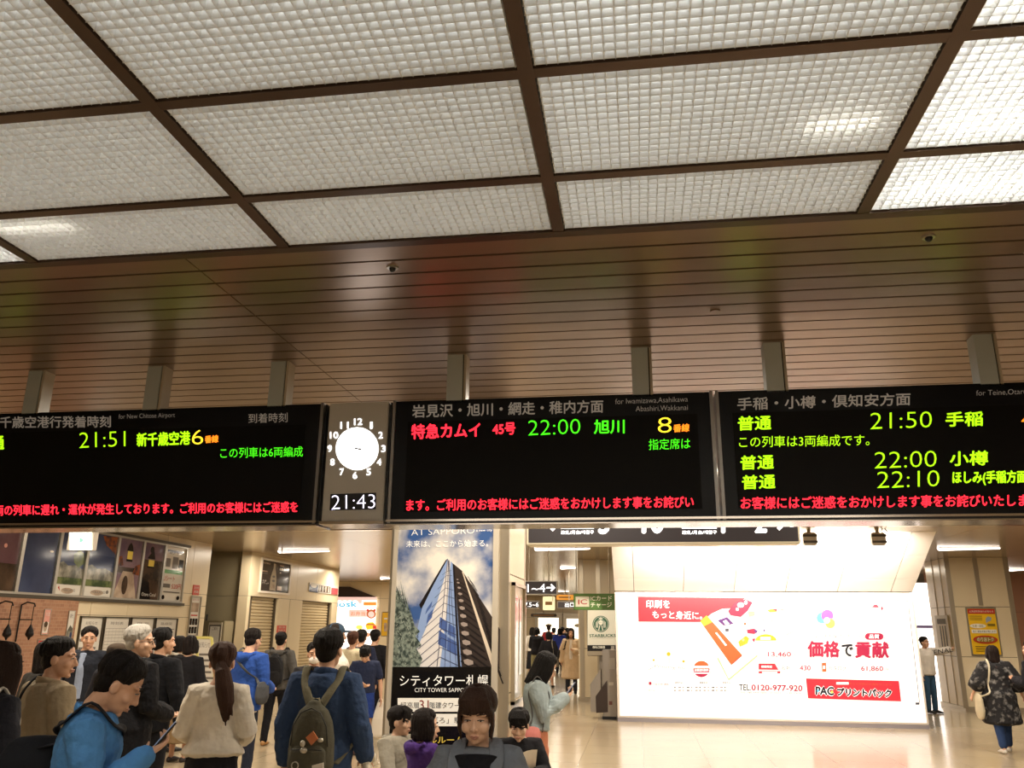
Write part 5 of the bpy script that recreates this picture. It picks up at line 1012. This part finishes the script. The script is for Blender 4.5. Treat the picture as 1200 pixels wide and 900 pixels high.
def phone(p, label, side=1, off=(0, .06, .04)):
    w = p.wr[1 if side > 0 else 0][2]; e = p.wr[1 if side > 0 else 0][1]; d = (w-e).normalized(); c = w+d*.10*p.s+Vector((0, 0, .035*p.s))
    o = held(p, 'phone', label, 'phone', c); m = MB(); m.box((-.036, -.004, -.07), (.036, .004, .07), .004); R = Matrix.Rotation(math.radians(-38), 3, 'X'); m.v = [R @ v+c for v in m.v]; hb(p, m, 'case', mat('phone_case', '#1a1a1e', .3), o, False)
    m = MB(); m.box((-.032, -.0055, -.064), (.032, -.0045, .064)); m.v = [R @ v+c for v in m.v]; hb(p, m, 'screen', mat('phone_screen', '#20242c', .15, emit=.5, ecol='#8f9fb8'), o, False)
def XX(u, v, y): return at(u, v, Y=y).x
def put(label, u, v, y, face, dx=0, **k):
    """stand a person so that the crown of the head shows at (u, v) of the photograph, y metres away"""
    q = at(u, v, Y=y); return person(label, q.x+dx, y, q.z, face, **k)
NEAR, MID, FAR, TINY = .0065, .0085, .013, .02
Q = 'people in the queue on the left side'
# ---- queue, nearest first
p = put('person in bright blue shirt with messenger bag, looking down at a phone', 113, 763, 3.7, 62, hair=('short', '#120d0b'), top=dict(c='#4a7fb5', hem=.78, g=.024, fl=.03, collar=1, name='shirt', folds=.02), bot=('trousers', '#2a2d38'), arms=('bent', ((.24, .06, 1.13), (.10, .25, 1.27))), head=(0, 28), lean=4, vox=NEAR, group=Q, skin=M_skin)
phone(p, 'dark phone held by the person in the bright blue shirt', 1)
b = shoulder_bag(p, 'black messenger bag on the bright blue shirted person', '#15171c', -1, '#1b1c22', True, (.22, .09, .20), 1.06, sw=.030, by=-.20)
p = put('person with long dark brown hair and black jacket at the picture edge', 1, 757, 4.6, 20, hair=('long', '#2a1c15', -.28), sex='f', top=dict(c='#1d1d24', hem=.90, g=.03), bot=('trousers', '#b5a078', .1, 1.5), arms=('down', 'down'), head=(10, 5), vox=NEAR, group=Q)
shoulder_bag(p, 'small pale strapped bag on the long haired person at the edge', '#b9b2a4', 1, '#cfc8ba', False, (.09, .04, .09), .98)
p = put('person in tan jacket with short black hair and dark shoulder strap', 68, 750, 5.3, 28, hair=('short', '#15100e'), top=dict(c='#96866c', hem=.82, g=.034, fl=.02, collar=1), bot=('trousers', '#22262e'), arms=('down', 'bent'), head=(45, 4), vox=NEAR, group=Q, wide=1.05)
shoulder_bag(p, 'black shoulder bag hanging on the tan jacketed person', '#17161a', -1, '#181518', False, (.15, .07, .12), .92)
p = put('grey haired person with glasses in a long black coat', 163, 735, 6.9, 22, hair=('short', '#c2bcb2'), top=dict(c='#131317', hem=.66, g=.04, fl=.05, collar=1, name='coat'), bot=('trousers', '#b3a68d'), arms=('down', 'bent'), head=(50, 2), vox=NEAR, group=Q, wide=1.06, skin=M_skin2)
g = held(p, 'glasses', 'dark framed glasses worn by the grey haired person', 'glasses', p.Hd((0, .1, .0))); m = MB(); k = p.k
for q in (-1, 1):
    m.tube([p.Hd((q*.033+.022*math.cos(a), .1, .002+.017*math.sin(a))) for a in [i*math.pi/6 for i in range(13)]], .0022*k, 6); m.tube([p.Hd((q*.055, .1, .006)), p.Hd((q*.077, .06, .006)), p.Hd((q*.08, -.01, .0))], .0022*k, 6)
m.tube([p.Hd((-.011, .1, .004)), p.Hd((0, .103, .007)), p.Hd((.011, .1, .004))], .002*k, 6); hb(p, m, 'frame', mat('glasses_dark', '#1b1512', .3), g)
p = put('person in black suit with short black hair, behind the grey haired one', 191, 738, 8.2, 8, hair=('short', '#0f0c0b'), top=dict(c='#111217', hem=.78, g=.032, collar=1), bot=('trousers', '#121217'), arms=('down', 'down'), head=(30, 0), vox=MID, group=Q)
p = put('dark suited person with a round face looking back over the queue', 106, 736, 10.0, 165, hair=('short', '#1a1412'), top=dict(c='#20232c', hem=.8, g=.03, inner='#8f9ab0'), bot=('trousers', '#1b1c22'), head=(-20, 6), vox=MID, group=Q, wide=1.1)
p = put('dark haired shopper half hidden behind the tan jacket', 57, 754, 7.3, 20, sex='f', hair=('bob', '#1a1311', -.14), top=dict(c='#3a3733', hem=.8, g=.03), bot=('trousers', '#202024'), vox=MID, group=Q)
p = put('person in a flat brown cap, only the cap showing', 137, 757, 9.0, 10, hair=('short', '#2a211c'), top=dict(c='#25242a', hem=.8, g=.03), bot=('trousers', '#202024'), vox=MID, group=Q)
o = held(p, 'flat_cap', 'brown flat cap above the blue shirted person in the queue', 'cap', p.Hd((0, 0, .08))); m = MB(); m.ell(p.Hd((0, -.01, .085)), (.1*p.k, .12*p.k, .06*p.k), p.RH); m.ell(p.Hd((0, .09, .06)), (.07*p.k, .06*p.k, .012*p.k), p.RH); hblob(p, m, 'crown', cloth('#4d4034'), o, .008)
p = put('bob haired person in black jacket and calf length brown skirt', 224, 747, 11.5, 5, sex='f', hair=('bob', '#1b1412', -.10), top=dict(c='#17161a', hem=.74, g=.035, fl=.02), bot=('skirt', '#7d6546', .27, .09), arms=('bent', 'bent'), shoes='#2a2220', vox=MID, group=Q, wide=1.1)
p = put('person in dark coat with a white collar behind the brown skirt', 211, 747, 12.4, 30, sex='f', hair=('bob', '#18120f', -.09), top=dict(c='#2c2826', hem=.7, g=.03, collar='#d9d2c4'), bot=('trousers', '#232024'), vox=FAR, group=Q)
p = put('person in white peplum jacket with a long brown ponytail', 262, 757, 6.0, -14, sex='f', hair=('ponytail', '#3d281e', None, .06), top=dict(c='#ddd3c2', hem=.955, g=.026, fl=.13, folds=.022, name='white_jacket'), bot=('skirt', '#1c1b20', .35, .10), arms=('bent', 'bent'), head=(-8, 4), hs=1.1, vox=NEAR, group=Q)
p = put('person in bright blue hooded top with short dark hair, one grey strap', 295, 738, 10.2, 12, hair=('short', '#1a1310'), top=dict(c='#2c4f9c', hem=.80, g=.04, hood=1, fl=.01), bot=('trousers', '#262a38'), arms=('bent', 'bent'), head=(6, 12), vox=MID, group=Q, wide=1.08)
shoulder_bag(p, 'grey sling bag across the bright blue hooded top', '#4a4b4e', 1, '#4e4f50', True, (.12, .05, .1), 1.0)
m = MB(); m.tube([p.U((0, -.012, .83)), p.U((0, -.012, .78))], [(.185*p.s, .14*p.s)]*2, 18, (1, 0, 0)); blob(m, 'shirt_hem', cloth('#d8d0c4'), p.root, .009, 1)
p = put('person in grey hooded jacket and black trousers with tan shoes', 330, 742, 13.45, -4, hair=('short', '#120e0c'), top=dict(c='#55524e', hem=.84, g=.035, hood=1), bot=('trousers', '#141317'), arms=('down', 'down'), shoes='#a87a45', vox=MID, group=Q, legs='walk')
backpack(p, 'black backpack on the grey hooded jacket', '#1f1e20', vox=.011)
# ---- key figure with the grey backpack
p = put('person in navy denim jacket with short black hair, seen from behind', 386, 741, 6.0, -3, hair=('short', '#120d0b'), top=dict(c='#2e405f', hem=.62, g=.036, fl=.035, collar=1, folds=.022), bot=('trousers', '#23252d'), arms=(((.25, -.04, 1.10), (.262, .04, .87)), ((.262, -.03, 1.10), (.29, .06, .90))), head=(4, 0), vox=NEAR, wide=1.0, hs=1.1)
o = backpack(p, 'worn dark olive backpack with orange patch on the navy denim jacket', '#4c493c', '#6b6653', vox=.007, dz=.12, wd=.92); s = p.s; U = lambda q: p.U((q[0], q[1], q[2]-.12))
m = MB(); m.prism([U((.035, -.333, 1.13)), U((.075, -.333, 1.17)), U((.04, -.333, 1.215)), U((-.005, -.333, 1.175))], (0, .012, 0)); hb(p, m, 'leather_patch', mat('patch_orange', '#b5683a', .6), o, False)
m = MB(); m.prism([U((.055, -.336, .965)), U((.125, -.330, .985)), U((.12, -.330, 1.03)), U((.05, -.336, 1.012))], (0, .012, 0)); hb(p, m, 'white_label', mat('label_white', '#c9bfb0', .6), o, False)
m = MB(); m.ell(U((-.02, -.338, 1.14)), (.018*s, .01*s, .02*s)); m.ell(U((-.01, -.338, 1.10)), (.024*s, .012*s, .018*s)); m.ell(U((.09, -.32, 1.16)), (.02*s, .012*s, .014*s)); m.tube([U((-.02, -.335, 1.14)), U((-.01, -.335, 1.10))], .004*s, 6); hb(p, m, 'key_charm', mat('charm_silver', '#b9b2a4', .3, .6), o)
m = MB(); m.tube([U((-.06+.022*math.cos(a), -.338, 1.01+.022*math.sin(a))) for a in [i*.55 for i in range(12)]], .004*s, 6); hb(p, m, 'key_ring', mat('charm_silver', '#b9b2a4'), o)
w = p.wr[1][2]; p.base = Vector(); o = held(p, 'crumpled_cloth', 'crumpled white cloth in the right hand of the backpack wearer', 'cloth', w); m = MB(); R3 = random.Random(5)
for i in range(7): m.ell(w+Vector((R3.uniform(-.02, .05), R3.uniform(-.03, .03), R3.uniform(-.10, .0))), (.03, .028, .035))
hblob(p, m, 'cloth', cloth('#cfc4ae'), o, .007)
# ---- behind him
p = put('masked person in black jacket at the left of the backpack wearer', 370, 754, 9.6, 130, hair=('short', '#15100e'), top=dict(c='#1c1a1c', hem=.8, g=.03), bot=('trousers', '#25242a'), head=(30, 8), vox=MID)
o = held(p, 'face_mask', 'white face mask on the black jacketed person', 'mask', p.Hd((0, .1, -.05))); m = MB(); m.ell(p.Hd((0, .055, -.055)), (.062*p.k, .062*p.k, .05*p.k), p.RH); hb(p, m, 'mask', mat('mask_white', '#e6e0d8', .8), o)
p = put('person in white tee shirt and grey blue peaked cap', 393, 733, 10.6, 60, hair=('short', '#2a211c'), top=dict(c='#e2d9cb', hem=.8, g=.03, sleeve='short', name='tee_shirt'), bot=('trousers', '#3a3a44'), arms=('bent', ((.30, .12, 1.18), (.16, .32, 1.05))), vox=MID)
o = held(p, 'peaked_cap', 'grey blue peaked cap worn behind the backpack wearer', 'cap', p.Hd((0, 0, .07))); m = MB(); m.ell(p.Hd((0, -.015, .055)), (.09*p.k, .108*p.k, .088*p.k), p.RH); m.ell(p.Hd((0, .12, .045)), (.06*p.k, .055*p.k, .012*p.k), p.RH); hblob(p, m, 'cap', cloth('#3d5266'), o, .008)
p = put('person in navy tee shirt and blue apron with bowl cut, head bent', 430, 755, 12.8, 155, hair=('bowl', '#100c0b'), top=dict(c='#232b45', hem=.95, g=.025, sleeve='short', name='tee_shirt'), bot=('skirt', '#223a80', .55, .03), arms=('down', 'down'), head=(18, 38), vox=MID, shoes='#3a1c1c')
U = p.U; w = p.wr[0][2]; o = held(p, 'carrier_bag', 'white carrier bag hanging from the navy shirted person', 'bag', w+Vector((0, 0, -.5))); m = MB(); m.tube([w+Vector((0, 0, -.52)), w+Vector((0, 0, -.3)), w+Vector((0, 0, -.08))], [(.13, .05), (.12, .05), (.05, .02)], 16, (1, 0, 0)); hblob(p, m, 'bag', mat('carrier_white', '#d9d0c2', .7), o, .01); m = MB(); m.tube([w+Vector((-.05, 0, -.1)), w+Vector((-.02, 0, -.02)), w+Vector((.02, 0, -.02)), w+Vector((.05, 0, -.1))], .006, 6); hb(p, m, 'handle', mat('carrier_white', '#d9d0c2'), o)
w = p.wr[1][2]; o = held(p, 'folded_umbrella', 'thin black umbrella hanging beside the white carrier bag', 'umbrella', w+Vector((0, 0, -.72))); m = MB(); m.tube([w+Vector((0, .0, -.02)), w+Vector((0, 0, -.45))], .008, 8); hb(p, m, 'shaft', M_black, o); m = MB(); m.tube([w+Vector((0, 0, -.42)), w+Vector((0, 0, -.55)), w+Vector((0, 0, -.70))], [.012, .04, .015], 10); hb(p, m, 'canopy', cloth('#17161a'), o)
p = put('person in cream cardigan with reddish brown hair near the lit shop', 414, 741, 13.6, 8, sex='f', hair=('short', '#4a2c20'), top=dict(c='#cdbf9f', hem=.75, g=.04), bot=('trousers', '#4a463f'), vox=FAR)
p = put('person in navy sweater with black hair in front of the shop', 424, 739, 14.6, -6, hair=('short', '#14100e'), top=dict(c='#1b2036', hem=.8, g=.03), bot=('trousers', '#20222a'), vox=FAR)
p = put('person all in black nearest the stainless column', 440, 739, 15.8, 4, hair=('short', '#100d0c'), top=dict(c='#141317', hem=.75, g=.035), bot=('trousers', '#141317'), vox=FAR, wide=1.05)
# ---- in front of the poster column
p = put('person in faded grey denim jacket over a black top, looking down', 562, 805, 3.8, 176, sex='f', hair=('tied', '#38261d', 'bangs'), top=dict(c='#6a6f76', hem=.84, g=.034, fl=.02, inner='#131216', iw=.115, iz=1.40, lapel=1, folds=.02, name='denim_jacket'), bot=('trousers', '#25252b'), arms=(((.25, .10, 1.14), (.06, .27, 1.26)), ((.25, .10, 1.14), (.06, .27, 1.24))), head=(3, 13), vox=.0055, detail=True, skin=M_skin2, wide=.9, hs=1.0)
phone(p, 'dark phone held low by the grey denim jacketed person', -1)
s, U = p.s, p.U; o = held(p, 'lanyard', 'thin grey neck strap over the black top', 'lanyard', U((0, .15, 1.2)))
m = MB()
for q in (-1, 1): m.tube([U((q*.05, -.06, 1.455)), U((q*.075, .04, 1.425)), U((q*.07, .125, 1.36)), U((q*.055, .165, 1.25)), U((0, .175, 1.12))], [(.007*s, .003*s)]*5, 8, (1, 0, 0))
hb(p, m, 'strap', cloth('#5b6068'), o)
p = put('child in pale grey hooded top sitting at the column, facing right', 467, 844, 7.2, 110, hair=('bowl', '#17110f'), top=dict(c='#a9a292', g=.035, hood=1, name='hooded_top'), bot=('trousers', '#3a3a42'), arms=('knee', 'knee'), head=(-10, 4), seat=None, vox=.0065, hs=1.0, skin=M_skin2) if False else None
def kid(label, u, v, y, face, zt, **k):
    q = at(u, v, Y=y); Hh = k.pop('H', 1.28); return person(label, q.x, y, Hh, face, seat=k.pop('seat', .40), hs=k.pop('hs', 1.22), z=q.z-zt, **k)
SEATTOP = 1.05
p = kid('child in pale grey hooded top sitting at the column, looking right', 467, 842, 7.2, 120, .99, hair=('short', '#17110f', 'bangs'), top=dict(c='#a39c8c', g=.034, hood=1, name='hooded_top'), bot=('trousers', '#3a3a42'), arms=('knee', 'knee'), head=(-20, 2), vox=.0065, skin=M_skin2)
p = kid('child in purple hooded top with dark bob hair sitting at the column', 496, 850, 6.6, 40, .97, sex='f', hair=('bob', '#1d1411', -.10), top=dict(c='#4a2f74', g=.034, hood=1, name='hooded_top'), bot=('trousers', '#2c2b33'), arms=('knee', 'knee'), head=(40, 5), vox=.0065, skin=M_skin2)
p = kid('child in black top reading a white paper beside the column', 609, 842, 7.0, 165, 1.0, hair=('short', '#120e0d', 'bangs'), top=dict(c='#17161a', g=.03, name='sweater'), bot=('trousers', '#1c1c22'), arms=(((.25, .12, 1.14), (.13, .33, 1.15)), ((.25, .12, 1.14), (.13, .33, 1.15))), head=(12, 20), vox=.0065, skin=M_skin2)
w = (p.wr[0][2]+p.wr[1][2])/2+Vector((.02, .04, .08)); o = held(p, 'paper_sheet', 'white paper sheet on the lap of the black topped child', 'paper', w); m = MB(); R = Matrix.Rotation(math.radians(-35), 3, 'X') @ Matrix.Rotation(math.radians(14), 3, 'Z')
for i in range(6): m.quad(*[w+R @ Vector((xx, .0+.012*math.sin(3*xx/.12), zz)) for xx, zz in ((-.12+.04*i, -.09), (-.08+.04*i, -.09), (-.08+.04*i, .09), (-.12+.04*i, .09))])
hb(p, m, 'sheet', mat('paper_white', '#e2ddd2', .7), o)
p = put('person in pale blue jacket and coral skirt leaning on the column side with a phone', 625, 764, 8.05, 78, sex='f', hair=('bob', '#100d0c', -.20), top=dict(c='#9aa6a8', hem=1.0, g=.036, fl=.02, name='jacket'), bot=('skirt', '#c07a5c', .35, .04), arms=(((.225, .05, 1.13), (.07, .26, 1.27)), ((.225, .05, 1.13), (.07, .26, 1.29))), head=(6, 26), lean=3, vox=.0065, skin=M_skin2, dx=.02)
phone(p, 'small phone held up by the pale blue jacketed person', 1); shoulder_bag(p, 'pink bag hanging on the pale blue jacketed person', '#d3837c', 1, '#5d5a58', False, (.09, .045, .10), .92)
# ---- corridor
CG = 'people walking in the bright corridor'
p = put('person in black jacket and pink beige knee skirt in mid corridor', 643, 741, 27.5, 5, sex='f', hair=('bob', '#15100e', -.08), top=dict(c='#18171b', hem=.80, g=.045), bot=('skirt', '#b79c86', .52, .03), legs='walk', vox=.016, group=CG)
shoulder_bag(p, 'grey handbag of the black jacketed person in the corridor', '#7c7568', 1, '#7c7568', False, (.14, .06, .12), .80, .016)
p = put('person in long beige coat and dark trousers facing out of the corridor', 669, 737, 25.3, 178, sex='f', hair=('long', '#1a1310', -.22), top=dict(c='#cdb392', hem=.42, g=.05, fl=.05, name='coat', inner='#e0d6c8'), bot=('trousers', '#2a2b33'), arms=('phone', 'down'), vox=.014, head=(0, 5), group=CG)
shoulder_bag(p, 'round black bag on the long beige coat', '#141316', 1, '#141316', False, (.15, .07, .13), 1.0, .014)
p = put('person in royal blue top further down the corridor', 656, 737, 36, 0, sex='f', hair=('bob', '#15110f', -.08), top=dict(c='#2f3f95', hem=.86, g=.06, name='blouse'), bot=('trousers', '#1c1c24'), vox=TINY, group=CG, wide=1.1)
p = put('person with white sleeve and black dress at the corridor left edge', 624, 736, 33, -20, sex='f', hair=('long', '#14100e', -.15), top=dict(c='#d4cbbd', hem=.9, g=.03), bot=('skirt', '#1b1a1e', .3, .06), vox=TINY, group=CG)
p = put('person in black jacket and olive trousers, arms folded, left in the corridor', 629, 736, 31, 10, sex='f', hair=('bob', '#15110f', -.08), top=dict(c='#1a191d', hem=.85, g=.05), bot=('trousers', '#8a8360', .1, 1.5), arms=('phone', 'phone'), vox=TINY, group=CG)
p = put('person in red top in front of the glaring shop doorway', 643, 733, 41, 0, hair=('short', '#2a1a14'), top=dict(c='#9c2f30', hem=.85, g=.04), bot=('trousers', '#22222a'), vox=TINY, group=CG)
p = put('person in navy coat beside the red topped one', 649, 736, 39, 0, hair=('short', '#15110f'), top=dict(c='#22263a', hem=.7, g=.04), bot=('trousers', '#1b1b22'), vox=TINY, group=CG)
p = put('dark coated person behind the royal blue top', 659, 735, 43, 0, hair=('short', '#15110f'), top=dict(c='#26232a', hem=.7, g=.04), bot=('trousers', '#1b1b22'), vox=TINY, group=CG)
p = put('person with black hair at the lit far right shop window', 665, 736, 44, 0, hair=('short', '#120e0d'), top=dict(c='#33303a', hem=.7, g=.04), bot=('trousers', '#1b1b22'), vox=TINY, group=CG)
p = put('grey coated person far off between the two glaring shops', 661, 737, 46, 170, hair=('short', '#1a1412'), top=dict(c='#6a655e', hem=.6, g=.04), bot=('trousers', '#1b1b22'), vox=TINY, group=CG)
# ---- right side
p = put('person in dark patterned loose blouse and jeans walking away', 1162, 758, 14.97, 4, sex='f', hair=('bob', '#241814', -.13), top=dict(c='#1b191c', hem=.48, g=.07, fl=.045, sleeve='elbow', folds=.03, name='blouse'), bot=('trousers', '#2b3f66', .14, 1.15), arms=('out', 'out'), shoes='#d5cdc2', legs='walk', vox=.0085, wide=1.03)
pm = p.top.data.materials[0] if p.top.data.materials else None
p.top.data.materials[0] = noise_mat('cloth_floral_dark', '#1a181b', '#7d7a78', 13, .52, .68, .9, 3)
shoulder_bag(p, 'cream tote bag with a dark bottom on the patterned blouse', '#cfc2a6', -1, '#d8cdb4', False, (.13, .07, .17), .74, .01)
p = put('person in white sweater with black letters, arm stretched towards the column', 1082, 747, 21.6, 150, hair=('short', '#14100e'), top=dict(c='#d8d0c6', hem=.86, g=.05, name='sweater'), bot=('trousers', '#33506b'), arms=(((.42, .04, 1.38), (.66, .10, 1.43)), 'down'), vox=.012)
s = p.s; sh, el, wr = p.wr[0]; m = MB(); g, f = text_geo('YENAL')
d = (wr-sh); up = Vector((0, 0, 1)); ms = [mat('sweater_letters', '#17151a', .8)]
n = d.cross(up).normalized(); n = n if n.y > 0 else -n
m.add([sh+d*(-.25+1.3*qx)+up*((qy-.5)*.10-.005)*s+n*(.118*s-.03*abs(.5-(qx))) for qx, qy in g], f); hb(p, m, 'lettering', ms, p.root, False) if False else (m.build('lettering', ms, p.root, False, True))
p = put('dark sleeved person cut off at the right picture edge', 1207, 752, 14.2, -40, hair=('short', '#14100e'), top=dict(c='#1d1c22', hem=.8, g=.04), bot=('trousers', '#25262e'), arms=('phone', 'phone'), vox=.012)
bake()
